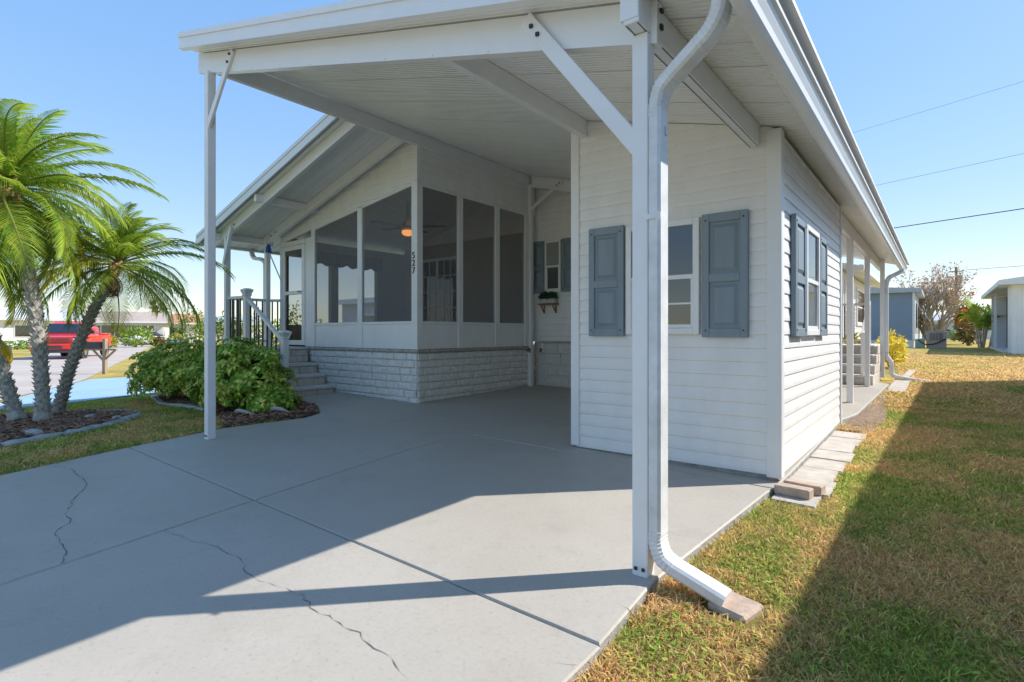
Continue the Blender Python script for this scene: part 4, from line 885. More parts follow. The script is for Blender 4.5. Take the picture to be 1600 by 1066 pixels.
def palm(base, top, bend, r0, r1, label, nfr, seed, fscale=1.0, spread=130):
    b_, t_ = Vector(base), Vector(top); root = thing("palm_tree", base, label, "palm tree", "palms in the front bed"); r = random.Random(seed)
    P = []; RR = []; n = 40
    for i in range(n + 1):
        t = i / n; P.append(b_.lerp(t_, t) + Vector(bend) * math.sin(math.pi * t)); k = 1 + .05 * math.sin(i * 2.4) + r.uniform(-.03, .03)
        RR.append((r0 * (1 - t) + r1 * t + r0 * .45 * max(0, 1 - t * 9) ** 2) * k)
    v, f = tube_vf(P, RR, 14, up=(0, 1, 0)); v = [(x + r.uniform(-.006, .006), y + r.uniform(-.006, .006), z) for x, y, z in v]
    tr = mk("trunk", v, f, "palm_bark", root)
    B = MB()                                                     # old leaf bases
    for i in range(230):
        t = .04 + .95 * i / 230; a = i * 2.3999 + r.uniform(-.1, .1); k = int(t * n); p = P[k].lerp(P[min(n, k + 1)], t * n - k); d = (P[min(n, k + 1)] - P[max(0, k - 1)]).normalized(); s = d.cross(Vector((0, 1, 0))).normalized(); u = s.cross(d)
        o_ = s * math.cos(a) + u * math.sin(a); tg = -s * math.sin(a) + u * math.cos(a); rad = r0 * (1 - t) + r1 * t; L2 = .020 + .022 * t * r.random() + r.uniform(0, .012); w_ = .019
        q_ = p + o_ * rad * .9; e_ = p + o_ * (rad + L2) + d * (.022 + .02 * r.random())
        B.add([q_ - tg * w_ - d * .018, q_ + tg * w_ - d * .018, q_ + tg * w_ + d * .014, q_ - tg * w_ + d * .014, e_ - tg * w_ * .5, e_ + tg * w_ * .5], [(0, 1, 5, 4), (1, 2, 5), (2, 3, 4, 5), (3, 0, 4)])
    tag(B.build("leaf_scars", "palm_bark", tr), kind="stuff")
    d = (P[-1] - P[-4]).normalized(); c_ = P[-1]
    mk("crown_husk", *tube_vf([c_ - d * .22, c_ - d * .1, c_ + d * .03, c_ + d * .14], [r1 * 1.05, r1 * 1.55, r1 * 1.4, r1 * .5], 10), "palm_husk", root)
    for i in range(nfr):
        t = i / nfr; az = i * 2.39996 + r.uniform(-.25, .25); el = R(80 - spread * t + r.uniform(-9, 9)); me = FR[r.choice((0, 1, 2, 2, 3))] if r.random() > .14 else FR[4]
        o = link("frond", me, root, c_ + d * (.12 - .12 * t)); o.rotation_euler = (r.uniform(-.5, .5), -el, az); s_ = fscale * r.uniform(.85, 1.1) * (.75 + .35 * min(1, t * 2)); o.scale = (s_, s_ * r.choice((-1, 1)), s_)
    for i in range(5):
        o = link("dead_frond", DEAD, root, c_ - d * .12); o.rotation_euler = (0, R(50), i * 1.3 + seed); s_ = r.uniform(.3, .45); o.scale = (s_, s_, s_)
    return root
zb = lambda x, y: G(x, y) + .02
palm((-8.56, 1.68, zb(-8.56, 1.68)), (-8.88, 1.42, 2.80), (.10, .06, 0), .072, .066, "tall palm with an upright scarred trunk, middle of the bed", 62, 5, 1.08)
palm((-9.35, 1.98, zb(-9.35, 1.98)), (-9.0, 2.55, 2.02), (.10, -.10, 0), .065, .052, "shorter palm whose trunk leans towards the entry porch", 46, 8, .88, 120)
palm((-8.95, 1.52, zb(-8.95, 1.52)), (-10.15, 1.25, 2.2), (-.0, .0, -.12), .074, .06, "palm whose trunk leans out towards the street, with a yellow wrap", 38, 13, 1.0)
yw = thing("yellow_wrap", (-9.5, 1.36, .72), "bright yellow plastic wrap hung on the palm trunk leaning to the street", "wrap")
v, f = tube_vf([(-9.72, 1.36, .98), (-9.62, 1.40, .95), (-9.53, 1.44, .86), (-9.46, 1.46, .74), (-9.46, 1.46, .66)], [.05, .10, .115, .10, .05], 10, up=(0, 1, 0)); mk("shell", v, f, "yellow_plastic", yw, True); mk("cord", *tube_vf([(-9.36, 1.45, .66), (-9.45, 1.33, .74), (-9.56, 1.28, .84)], .012, 5), "yellow_plastic", yw)

# ------------------------------------------------------------------ shrubs with palmate variegated leaves
def rosette(seed, size):
    r = random.Random(seed); V = []; F = []; C = []; n = r.choice((7, 8, 8, 9)); g = r.random()
    for k in range(n):
        a = 6.283 * k / n + r.uniform(-.12, .12); L_ = size * r.uniform(.75, 1.1); d = Vector((math.cos(a), math.sin(a), r.uniform(-.15, .25))); s = Vector((-math.sin(a), math.cos(a), 0)); w_ = L_ * .27
        p0 = d * L_ * .12; p1 = d * L_ * .55 + Vector((0, 0, .02 * size)); p2 = d * L_ * 1.0 + Vector((0, 0, -.35 * L_)); z = Vector((0, 0, w_ * .35)); n0 = len(V)
        V += [p0, p1 - s * w_ + z, p1, p1 + s * w_ + z, p2]; F += [[n0, n0 + 2, n0 + 1], [n0, n0 + 3, n0 + 2], [n0 + 1, n0 + 2, n0 + 4], [n0 + 2, n0 + 3, n0 + 4]]
        gr_ = (.15 + .12 * r.random(), .32 + .16 * r.random(), .04); ye = (.95, .86, .22) if r.random() < .62 * g + .25 else (.22, .42, .06); C += [(*ye, 1), (*gr_, 1), (*ye, 1), (*gr_, 1), (*gr_, 1)]
    return V, F, C
ROS = []
for k in range(10):
    V, F, C = rosette(k, .108); me = bpy.data.meshes.new("leaf_cluster"); me.from_pydata([tuple(p) for p in V], [], F); me.materials.append(MATS["shrub_leaf"]); a = me.color_attributes.new("tint", 'FLOAT_COLOR', 'POINT'); a.data.foreach_set("color", np.array(C, dtype=np.float32).ravel()); ROS.append((me, V, F, C))
def shrub(base, lobes, label, seed, n_obj, n_mass):
    root = thing("variegated_shrub", base, label, "shrub"); r = random.Random(seed); cams = Vector((0, 0, 1.1)); pts = []
    tot = sum(l[1][0] * l[1][1] for l in lobes)
    for c_, rad, in lobes:
        n = int((n_obj + n_mass) * rad[0] * rad[1] / tot)
        for _ in range(n):
            d = Vector((r.gauss(0, 1), r.gauss(0, 1), r.gauss(0, 1))).normalized()
            if d.z < -.55: d.z *= -.4
            lump = 1 + .14 * math.sin(d.x * 6 + seed) * math.sin(d.y * 5 + 1) + .10 * math.sin(d.z * 8 + d.x * 3); k = (r.uniform(.45, 1) if r.random() < .45 else r.uniform(.88, 1.06)) * lump
            p = Vector(c_) + Vector((d.x * rad[0], d.y * rad[1], d.z * rad[2])) * k; p.z = max(p.z, G(p.x, p.y) + .08); pts.append((p, d, k, (p - cams).length - k * .6))
    pts.sort(key=lambda q_: q_[3]); V = []; F = []; C = []
    for i, (p, d, k, _) in enumerate(pts):
        nrm = (d * 1.1 + Vector((r.uniform(-.5, .5), r.uniform(-.5, .5), .6 + r.uniform(-.3, .3)))).normalized(); rot = nrm.to_track_quat('Z', 'Y') @ Matrix.Rotation(r.uniform(0, 6.28), 3, 'Z').to_quaternion(); s_ = r.uniform(.7, 1.2)
        me, v, f, c_ = ROS[r.randrange(10)]
        if i < n_obj and r.random() < .9:
            o = link("leaf_cluster", me, root, p); o.rotation_euler = rot.to_euler(); o.scale = (s_, s_, s_)
        else:
            n0 = len(V); V += [tuple(p + rot @ (q_ * s_)) for q_ in v]; F += [[a + n0 for a in q_] for q_ in f]; C += c_
    o = mk("foliage", V, F, "shrub_leaf", root); paint_attr(o, C); tag(o, kind="stuff")
    for k in range(9):
        a = r.uniform(0, 6.28); l_ = r.choice(lobes); c_, rad = l_; e_ = Vector(c_) + Vector((math.cos(a) * rad[0] * .7, math.sin(a) * rad[1] * .7, rad[2] * r.uniform(-.1, .6))); b_ = Vector(c_) + Vector((r.uniform(-.15, .15), r.uniform(-.15, .15), 0)); b_.z = G(b_.x, b_.y) + .01
        mk("stem", *tube_vf(smooth_path([b_, b_.lerp(e_, .5) + Vector((r.uniform(-.1, .1), r.uniform(-.1, .1), -.05)), e_], 4), [.018, .017, .016, .015, .014, .012, .01, .008, .006], 6), "stem", root)
    return root
shrub((-7.2, 3.5, G(-7.2, 3.5)), [((-7.2, 3.42, .50), (.66, .50, .44)), ((-7.9, 3.55, .52), (.55, .48, .42)), ((-6.68, 3.52, .25), (.34, .30, .20))], "big yellow and green variegated shrub spilling before the entry steps", 3, 270, 900)
shrub((-9.8, 3.7, G(-9.8, 3.7)), [((-10.15, 3.68, .40), (.72, .55, .50)), ((-9.15, 3.62, .46), (.62, .45, .46))], "darker leafy shrub behind the black path light", 9, 260, 800)
for k, (a, b_, c_) in enumerate((((-6.9, 3.2, .10), (-6.6, 3.12, .17), (-6.35, 3.25, .10)), ((-6.6, 3.35, .12), (-6.3, 3.42, .19), (-6.12, 3.55, .11)))):
    tag(mk("exposed_root", *tube_vf(smooth_path([a, b_, c_], 6), [.006 + .02 * math.sin(math.pi * min(1, .15 + i / 13)) for i in range(13)], 6), "pale_stem"), ("grey root arching over the mulch at the shrub's foot", "thin grey root nearest the concrete steps")[k], "root")

# ------------------------------------------------------------------ street: mailboxes, truck, car, houses across
def mailbox(x, y, m, label, arm=True):
    z = G(x, y); t = thing("mailbox", (x, y, z), label, "mailbox", None, math.atan2(.36, -.93))
    # local: +x along the street away, box points to the road (-y here becomes road side)
    box("post", -.055, .055, -.055, .055, -.1, 1.12, "wood_post", t, .008); bar("arm", (.42, 0, .78), (-.75, 0, .78), .07, .06, "wood_post", t, c=.005)
    bar("brace", (.04, 0, .5), (.36, 0, .76), .05, .05, "wood_post", t, c=.004); bar("brace", (-.04, 0, .42), (-.42, 0, .76), .05, .05, "wood_post", t, c=.004)
    n = 10; poly = [(-.1, .812), (.1, .812), (.1, .93)] + [(.1 * math.cos(R(180 * k / n)), .93 + .1 * math.sin(R(180 * k / n))) for k in range(1, n)] + [(-.1, .93)]
    b_ = extrude("box", poly, 'x', -.66, -.07, m, t); extrude("door", [(a * 1.04, .92 + (c_ - .92) * 1.04) for a, c_ in poly], 'x', -.68, -.6605, m, b_)
    box("number_plate", -.22, -.09, .1005, .106, .85, .93, "mail_white", b_); bar("flag", (-.5, .11, .9), (-.5, .11, 1.0), .05, .02, "red_paint", b_)
    return t
def at_uv(u, d):   # a point at image column u (photo pixels) and depth d, used to place far things on the ground
    S_, C_ = math.sin(.666), math.cos(.666); r = (u - 800) / 850.346; return ((-S_ + r * C_) * d, (C_ + r * S_) * d)
x, y = at_uv(164, 17.2); t = mailbox(x, y, "mail_black", "black mailbox with a white plate on a timber post by the blue driveway"); t.rotation_euler = (0, 0, R(30))
x, y = at_uv(287, 27); t = mailbox(x, y, "mail_white", "white mailbox on a timber post seen above the left shrub"); t.rotation_euler = (0, 0, R(30))

def wheel(t, x, y, r_=.39, w_=.26):
    wv, wf = tube_vf([(x, y - w_ / 2, r_), (x, y - w_ / 2 + .03, r_), (x, y + w_ / 2 - .03, r_), (x, y + w_ / 2, r_)], [r_ * .9, r_, r_, r_ * .9], 20); wo = mk("wheel", wv, wf, "rubber", t)
    for s in (-1, 1): mk("rim", *tube_vf([(x, y + s * w_ / 2, r_), (x, y + s * (w_ / 2 + .012), r_)], [r_ * .62, r_ * .5], 12), "chrome", wo)
def loft(name, rings, m, parent, smooth=False, **k):
    n = len(rings[0]); v = [p for r_ in rings for p in r_]; f = [(i * n + j_, i * n + (j_ + 1) % n, (i + 1) * n + (j_ + 1) % n, (i + 1) * n + j_) for i in range(len(rings) - 1) for j_ in range(n)] + [tuple(range(n - 1, -1, -1)), tuple(range((len(rings) - 1) * n, len(rings) * n))]
    return mk(name, v, f, m, parent, smooth, **k)
def ring(x, hw, z0, z1, top=None, r_=.08):
    tw = top if top else hw
    return [(x, -hw + r_ * .5, z0), (x, hw - r_ * .5, z0), (x, hw, z0 + r_), (x, hw, (z0 + z1) / 2), (x, tw, z1 - r_), (x, tw - r_, z1), (x, -tw + r_, z1), (x, -tw, z1 - r_), (x, -hw, (z0 + z1) / 2), (x, -hw, z0 + r_)]
x, y = at_uv(84, 26.5)
tk = thing("pickup_truck", (x, y, G(x, y) + .03), "bright red pickup truck parked on the street facing the palms", "pickup truck", None, R(-29))
# local frame: +x is forward, nose at x = 0
hood = loft("body", [ring(-5.55, .95, .55, 1.18), ring(-5.5, .98, .5, 1.22), ring(-1.75, .99, .48, 1.22), ring(-1.6, .99, .48, 1.24), ring(-.9, .98, .45, 1.20), ring(-.25, .95, .45, 1.14), ring(-.06, .90, .46, 1.08)], "red_paint", tk)
cab = loft("cab", [ring(-3.6, .92, 1.2, 1.3, .88), ring(-3.45, .92, 1.2, 1.84, .74), ring(-2.35, .93, 1.2, 1.88, .76), ring(-1.95, .93, 1.2, 1.74, .76), ring(-1.25, .93, 1.18, 1.24, .86)], "red_paint", tk)
mk("windshield", [(-1.93, -.70, 1.74), (-1.93, .70, 1.74), (-1.28, .80, 1.27), (-1.28, -.80, 1.27)], [(0, 1, 2, 3)], "glass_dark", tk).location.z += .02
for s in (-1, 1):
    for xa, xb in ((-2.6, -1.75), (-3.4, -2.68)): mk("side_window", [(xa, s * .95, 1.28), (xb, s * .95, 1.28), (xb - .28 if xb > -2 else xb, s * .82, 1.76), (xa, s * .82, 1.76)], [(0, 1, 2, 3)], "glass_dark", tk)
    hl = box("headlight", -.14, -.02, s * .90 - .16 if s > 0 else -.90, s * .90 if s > 0 else -.74, .86, 1.0, "lamp_glass_clear", tk, .01); box("fog_lamp", -.04, .03, s * .62 - .09, s * .62 + .09, .50, .58, "lamp_glass_clear", tk, .01)
    B = MB(); B.box(-1.75, -1.6, min(s * 1.0, s * 1.18), max(s * 1.0, s * 1.18), 1.24, 1.42, .02); B.build("mirror", "black_metal", tk)
    for xx in (-.95, -4.55):
        mk("wheel_arch", *tube_vf([(xx, s * .93, .42), (xx, s * 1.0, .42)], .5, 20), "car_dark", tk); wheel(tk, xx, s * .89)
gr_ = box("grille", -.08, .0, -.62, .62, .80, 1.02, "car_dark", tk, .01)
for k in range(3): box("grille_bar", .0005, .015, -.62, .62, .83 + .07 * k, .85 + .07 * k, "red_paint", gr_)
box("bumper", -.12, .06, -.93, .93, .46, .74, "red_paint", tk, .04); box("lower_valance", -.1, .04, -.88, .88, .30, .455, "car_dark", tk, .03)
box("tow_bar_guard", .0605, .09, -.35, .35, .50, .66, "car_dark", tk, .01)
box("bed_rail", -5.5, -3.62, -.985, .985, 1.222, 1.27, "red_paint", tk, .01); box("bed_cavity", -5.42, -3.7, -.86, .86, 1.2705, 1.275, "car_dark", tk)

x, y = at_uv(240, 60)
cr = thing("parked_car", (x, y, G(x, y)), "white compact car parked at the orange roofed house", "car", None, R(70))
loft("body", [ring(-2.1, .8, .4, .9), ring(-2.0, .86, .32, 1.0), ring(.7, .88, .3, .98), ring(1.6, .86, .3, .86), ring(2.1, .78, .34, .72)], "car_white", cr); loft("cabin", [ring(-1.95, .8, .95, 1.05, .7), ring(-1.3, .82, .95, 1.48, .62), ring(.1, .82, .95, 1.5, .62), ring(.95, .82, .94, 1.0, .74)], "car_dark", cr); loft("roof_panel", [ring(-1.3, .6, 1.46, 1.52, .55, .02), ring(.15, .6, 1.48, 1.54, .55, .02)], "car_white", cr)
for xx in (-1.35, 1.35):
    for s in (-1, 1): wheel(cr, xx, s * .8, .32, .2)

def simple_house(name, u, d, Wd, Dp, hw, hr, rot, wall, roofm, label, wins, ov=.4, wm="glass_dark", post_screen=False, group=None, pos=None):
    """gabled house: local x along the front, front at local y = 0 (facing -y)"""
    x, y = at_uv(u, d) if pos is None else pos; t = thing(name, (x, y, G(x, y)), label, "house", group, rot); 
    box("wall", -Wd / 2, Wd / 2, 0, Dp, -.3, hw, wall, t)
    rv = [(-Wd / 2 - ov, -ov, hw - .02), (Wd / 2 + ov, -ov, hw - .02), (Wd / 2 + ov, Dp + ov, hw - .02), (-Wd / 2 - ov, Dp + ov, hw - .02)] + [(-Wd / 2 - ov, Dp / 2, hw + hr), (Wd / 2 + ov, Dp / 2, hw + hr)]
    rv2 = [(a, b_, c_ + .14) for a, b_, c_ in rv]
    rf = mk("roof", rv + rv2, [(0, 1, 5, 4), (1, 2, 5), (2, 3, 4, 5), (3, 0, 4), (6, 10, 11, 7), (7, 11, 8), (8, 11, 10, 9), (9, 10, 6), (0, 6, 7, 1), (1, 7, 8, 2), (2, 8, 9, 3), (3, 9, 6, 0)], roofm, t)
    box("eave_trim", -Wd / 2 - ov - .01, Wd / 2 + ov + .01, -ov - .04, -ov - .002, hw - .06, hw + .13, "trim", t)
    for (a, b_, z0, z1) in wins:
        w_ = box("window", a, b_, -.03, -.001, z0, z1, "trim", t); n = max(1, int((b_ - a) / 1.1))
        for k in range(n):
            p0 = a + .07 + (b_ - a - .07) * k / n; p1 = a + (b_ - a - .07) * (k + 1) / n; box("pane", p0, p1, -.04, -.0305, z0 + .07, z1 - .07, wm, w_)
    return t
h1 = simple_house("street_house", 172, 58, 9.5, 8, 2.45, 1.15, R(66), "wall_cream", "roof_tan", "cream house with a tan roof and a dark screened porch across the street", [(-3.2, 4.0, .75, 2.2)], .5)
h2 = simple_house("street_house", 245, 70, 9, 8, 2.5, 1.3, R(66), "wall_cream", "roof_orange", "cream house with an orange roof across the street", [(-3, -1.6, .9, 2.0), (1.2, 3.0, .2, 2.1)], .4)
h3 = simple_house("street_house", 0, 52, 12, 9, 2.6, 1.2, R(78), "vinyl", "roof_white", "long white house with pale roof behind the red pickup truck", [(-4, -2, .9, 2.1), (1, 3.4, .9, 2.1)], .4)
h4 = simple_house("street_house", 345, 78, 10, 8, 2.5, 1.2, R(60), "vinyl", "roof_grey", "white house with a grey roof far down the street", [(-3, -1, .9, 2.0), (1, 3, .9, 2.0)], .4)
h5 = simple_house("next_door_house", 0, 0, 6.0, 12, 2.45, .75, 0, "wall_pale", "roof_grey", "pale grey roofed house seen through the porch screens", [(-2, -.6, 1.0, 2.0), (.8, 2.0, 1.0, 2.0)], .35, pos=(-16.2, 13.2))
# the neighbour on the right, just outside the picture, that shades the lawn
nb = thing("neighbour_house", (5.02, 5.5, G(5, 5.5)), "pale neighbouring mobile home standing right beside the lawn", "house", None, R(-.42))
box("wall", -3.06, 3, -10, 9.6, -.4, 3.0, "wall_pale", nb); mk("roof", [(-3.12, -10.2, 3.001), (-3.12, 9.62, 3.001), (0, -10.2, 3.6), (0, 9.62, 3.6), (3.2, -10.2, 3.001), (3.2, 9.62, 3.001)], [(0, 2, 3, 1), (2, 4, 5, 3), (0, 4, 2), (1, 3, 5), (0, 1, 5, 4)], "roof_white", nb)
for yy in (-6, 0, 5): w_ = box("window", -3.10, -3.0605, yy - .5, yy + .5, .9, 2.0, "trim", nb); box("pane", -3.11, -3.1005, yy - .44, yy + .44, .96, 1.94, "glass_dark", w_)

# ------------------------------------------------------------------ background behind the house on the right
bh = thing("blue_house", (-4.2, 36.7, G(-4, 36.7)), "slate blue house end wall with a pale side and awnings", "house")
z0 = G(-1.1, 36.7); box("end_wall", -9, -1.13, 36.7, 36.8, z0 + .42, z0 + 3.05, "wall_blue", bh); box("side_wall", -1.12, -1.06, 36.8, 52, z0 + .42, z0 + 3.0, "wall_pale", bh)
box("skirting", -9, -1.1, 36.72, 52, z0 - .2, z0 + .42, "wall_pale", bh); mk("corner_trim", *box_vf(-1.16, -1.05, 36.64, 36.80, z0 + .42, z0 + 3.05), "trim", bh)
mk("roof", [(-9.3, 36.4, z0 + 3.06), (-.75, 36.4, z0 + 3.0), (-.75, 52.3, z0 + 3.0), (-9.3, 52.3, z0 + 3.06), (-9.3, 36.4, z0 + 3.45), (-4.5, 36.4, z0 + 3.5), (-.75, 36.4, z0 + 3.2), (-.75, 52.3, z0 + 3.2), (-4.5, 52.3, z0 + 3.5)], [(0, 1, 6, 5, 4), (1, 2, 7, 6), (6, 7, 8, 5), (0, 3, 2, 1)], "roof_grey", bh)
for k in range(3):
    y0 = 38.3 + k * 3.4; aw = mk("awning", [(-1.05, y0, z0 + 2.55), (-1.05, y0 + 1.9, z0 + 2.55), (-.45, y0 + 1.9, z0 + 1.55), (-.45, y0, z0 + 1.55), (-1.05, y0, z0 + 2.48), (-1.05, y0 + 1.9, z0 + 2.48), (-.47, y0 + 1.9, z0 + 1.50), (-.47, y0, z0 + 1.50)], [(0, 1, 2, 3), (7, 6, 5, 4), (0, 3, 7, 4), (1, 5, 6, 2), (3, 2, 6, 7)], "awning", bh)
    box("window", -1.058, -1.03, y0 + .3, y0 + 1.6, z0 + 1.1, z0 + 2.4, "glass_dark", bh)
ac = thing("air_conditioner", (-.15, 36.2, G(0, 36.2)), "square mauve air conditioner unit beside the slate blue house", "air conditioner"); z = G(0, 36.2)
box("cabinet", -.55, .28, 35.8, 36.6, z, z + .88, "ac_metal", ac, .02); g2 = box("grille_recess", -.42, .12, 35.785, 35.7995, z + .42, z + .80, "car_dark", ac)
for k in range(9): box("louvre", -.41 + .058 * k, -.385 + .058 * k, 35.77, 35.7845, z + .42, z + .80, "ac_metal", g2)
box("fan_top", -.5, .23, 35.85, 36.55, z + .8805, z + .93, "ac_metal", ac, .01); mk("hose", *tube_vf(smooth_path([(-.9, 35.75, z + .45), (-.6, 35.74, z + .22), (-.2, 35.74, z + .25), (.25, 35.74, z + .5)], 5), .03, 6), "rubber", ac)
gb = thing("utility_box", (-.85, 36.3, z), "low pale green utility box between the blue house and air conditioner", "utility box"); box("case", -1.03, -.62, 36.0, 36.5, z, z + .45, "ac_green", gb, .02); box("lid", -1.05, -.6, 35.98, 36.52, z + .4505, z + .49, "ac_green", gb, .01)

def bare_tree(base, height, seed, label, leafcols):
    root = thing("bare_tree", base, label, "tree"); r = random.Random(seed); T = MB(); LP = []
    def grow(p, d, L_, rad, lev, B):
        n = 4; pts = [p]; q_ = p.copy(); dd = d.copy()
        for k in range(n): dd = (dd + Vector((r.uniform(-.2, .2), r.uniform(-.2, .2), r.uniform(-.02, .16)))).normalized(); q_ = q_ + dd * L_ / n; pts.append(q_.copy())
        B.tube(pts, [rad * (1 - .45 * k / n) for k in range(n + 1)], 6 if lev < 2 else 4, cap=lev == 0)
        if lev >= 5: LP.append(pts[-1]); return
        for k in range(r.choice((2, 3, 3)) if lev else 7):
            t = r.uniform(.45, 1) if lev else r.uniform(.2, 1); i = min(n - 1, int(t * n)); b_ = pts[i].lerp(pts[i + 1], t * n - i); a = r.uniform(0, 6.28); sp = r.uniform(.35, .8)
            nd = (dd + Vector((math.cos(a) * sp, math.sin(a) * sp, r.uniform(-.1, .3)))).normalized(); grow(b_, nd, L_ * r.uniform(.62, .85), max(.007, rad * .5), lev + 1, B)
        if lev > 2: LP.append(pts[-1])
    trunk = MB()
    for k in range(4):
        a = k * 1.6; grow(Vector(base) + Vector((math.cos(a) * .15, math.sin(a) * .15, -.05)), Vector((math.cos(a) * .4, math.sin(a) * .4, 1)).normalized(), height * .30, .13, 0, trunk)
    trunk.build("trunk", "bark", root)
    V = []; C = []; F = []
    for p in LP:
        if r.random() < .55:
            for _ in range(r.choice((1, 2, 2))):
                c_ = p + Vector((r.uniform(-.12, .12), r.uniform(-.12, .12), r.uniform(-.12, .12))); a = Vector((r.gauss(0, 1), r.gauss(0, 1), r.gauss(0, 1))).normalized() * .09; b_ = a.cross(Vector((r.gauss(0, 1), r.gauss(0, 1), 1))).normalized() * .05; n0 = len(V)
                V += [c_ - a, c_ + b_, c_ + a, c_ - b_]; F.append((n0, n0 + 1, n0 + 2, n0 + 3)); cc = r.choice(leafcols); C += [(*cc, 1)] * 4
    o = mk("crown", V, F, "far_leaf", root); paint_attr(o, C); tag(o, kind="stuff")
x, y = at_uv(1458, 36.0); bare_tree((x, y, G(x, y)), 6.2, 4, "leafless spreading tree with russet leaf remnants beyond the blue house", [(.45, .24, .10), (.52, .32, .16), (.40, .24, .13)])
def areca(x, y, h_, label, seed, n=16):
    t = thing("clumping_palm", (x, y, G(x, y)), label, "palm"); r = random.Random(seed); z = G(x, y); B = MB(); tips = []
    for k in range(11):
        a = r.uniform(0, 6.28); q_ = r.uniform(0, .35); b_ = Vector((x + math.cos(a) * q_, y + math.sin(a) * q_, z - .03)); e_ = b_ + Vector((math.cos(a) * .25, math.sin(a) * .25, h_ * r.uniform(.35, .6))); tips.append((e_, a)); B = MB(); B.tube([b_, b_.lerp(e_, .5), e_], [.05, .045, .035], 6); B.build("cane", "pale_stem", t)
    for k, (e_, a) in enumerate(tips * 4):
        o = link("frond", FR[(0, 1, 3, 2)[k % 4]], t, e_ + Vector((0, 0, -.1))); el = R(r.uniform(25, 80)); o.rotation_euler = (0, -el, a + r.uniform(-1.2, 1.2)); s_ = r.uniform(.7, 1.15) * h_ / 2.6; o.scale = (s_, s_, s_)
x, y = at_uv(1536, 29.5); areca(x, y, 2.7, "clumping palm with grey canes beside the white house", 4)
def bush(name, c, rad, cols, label, seed, n=900, size=.09, group=None, cat="shrub"):
    x, y, z = c; t = thing(name, (x, y, G(x, y)), label, cat, group); zb_ = G(x, y)
    for k in range(4):
        a = k * 1.7 + seed; mk("stem", *tube_vf([(x + .05 * math.cos(a), y + .05 * math.sin(a), zb_ - .03), (x + rad[0] * .35 * math.cos(a), y + rad[1] * .35 * math.sin(a), z)], [.03, .012], 5), "stem", t)
    leaf_ball("foliage", c, rad, n, size, cols, t, seed=seed)["kind"] = "stuff"; return t
x, y = at_uv(1512, 36); bush("croton_shrub", (x, y, G(x, y) + 1.75), (.75, .7, .75), [(.55, .05, .05), (.60, .22, .03), (.50, .42, .04), (.12, .20, .03)], "tall croton with red orange and yellow leaves by the clumping palm", 21, 500, .17)
x, y = at_uv(1528, 38); bush("green_shrub", (x, y, G(x, y) + 1.7), (1.2, 1.0, 1.2), [(.10, .22, .03), (.28, .34, .05)], "tall yellow green shrub behind the clumping palm", 22, 800, .16)
x, y = at_uv(1513, 33); bush("brown_shrub", (x, y, G(x, y) + .8), (.7, .7, .8), [(.25, .13, .06), (.15, .17, .05)], "brownish shrub at the foot of the croton", 23, 600, .12)
x, y = at_uv(1396, 14.3); bush("golden_shrub", (x - .05, y, G(x, y) + .5), (.34, .6, .48), [(.62, .48, .03), (.50, .42, .05), (.70, .58, .08)], "bright golden leaved shrub behind the rear downspout", 24, 1100, .06)
bush("golden_shrub", (-1.55, 13.9, .85), (.4, .3, .22), [(.60, .46, .03), (.48, .42, .05), (.25, .30, .05)], "golden leaved plant behind the rear porch balusters", 25, 600, .05)
wh = thing("white_house", (5.5, 30.5, G(5, 30.5)), "white sided house with a recessed dark side porch at the lawn edge", "house"); z = G(3, 30)
wf = box("front_wall", 2.26, 9, 29.4, 29.5, z - .2, z + 2.78, "vinyl", wh)
for k in range(12): box("batten", 2.30 + .12 * k, 2.312 + .12 * k, 29.38, 29.3995, z, z + 2.75, "trim", wf)
box("side_wall", 2.26, 2.36, 29.5, 31.0, z - .2, z + 2.78, "vinyl", wh); box("porch_wall", 2.72, 2.8, 31, 40, z - .2, z + 2.7, "car_dark", wh); box("porch_slab", 2.1, 2.72, 31, 40, z - .1, z + .12, "step_cap", wh); box("porch_end_wall", 2.14, 2.72, 38.0, 38.1, z + .12, z + 2.7, "wall_pale", wh)
box("porch_post", 2.16, 2.26, 36.6, 36.7, z + .12, z + 2.75, "trim", wh)
mk("roof", [(1.86, 29.0, z + 2.76), (9.5, 29.0, z + 2.76), (9.5, 41, z + 2.76), (1.86, 41, z + 2.76), (1.86, 29.0, z + 2.95), (5.8, 29.0, z + 3.5), (9.5, 29.0, z + 2.95), (9.5, 41, z + 2.95), (5.8, 41, z + 3.5), (1.86, 41, z + 2.95)], [(3, 2, 1, 0), (0, 1, 6, 5, 4), (4, 5, 8, 9), (5, 6, 7, 8), (0, 4, 9, 3)], "roof_white", wh)
gb_ = simple_house("grey_house", 1478, 70, 9, 8, 2.3, .8, R(10), "wall_pale", "roof_grey", "low grey house far behind the air conditioner", [(-3, -.5, .3, 2.0), (1, 3.5, .3, 2.0)], .4)
x, y = at_uv(1473, 60); c2 = thing("parked_car", (x, y, G(x, y)), "dark blue car parked far behind the air conditioner", "car", None, R(0))
loft("body", [ring(-2.1, .8, .4, .9), ring(-2.0, .86, .32, 1.0), ring(.7, .88, .3, .98), ring(1.6, .86, .3, .86), ring(2.1, .78, .34, .72)], "wall_blue", c2); loft("cabin", [ring(-1.7, .8, .95, 1.05, .7), ring(-1.1, .82, .95, 1.42, .62), ring(.1, .82, .95, 1.42, .62), ring(.95, .82, .94, 1.0, .74)], "car_dark", c2)
for xx in (-1.35, 1.35):
    for s in (-1, 1): wheel(c2, xx, s * .8, .32, .2)
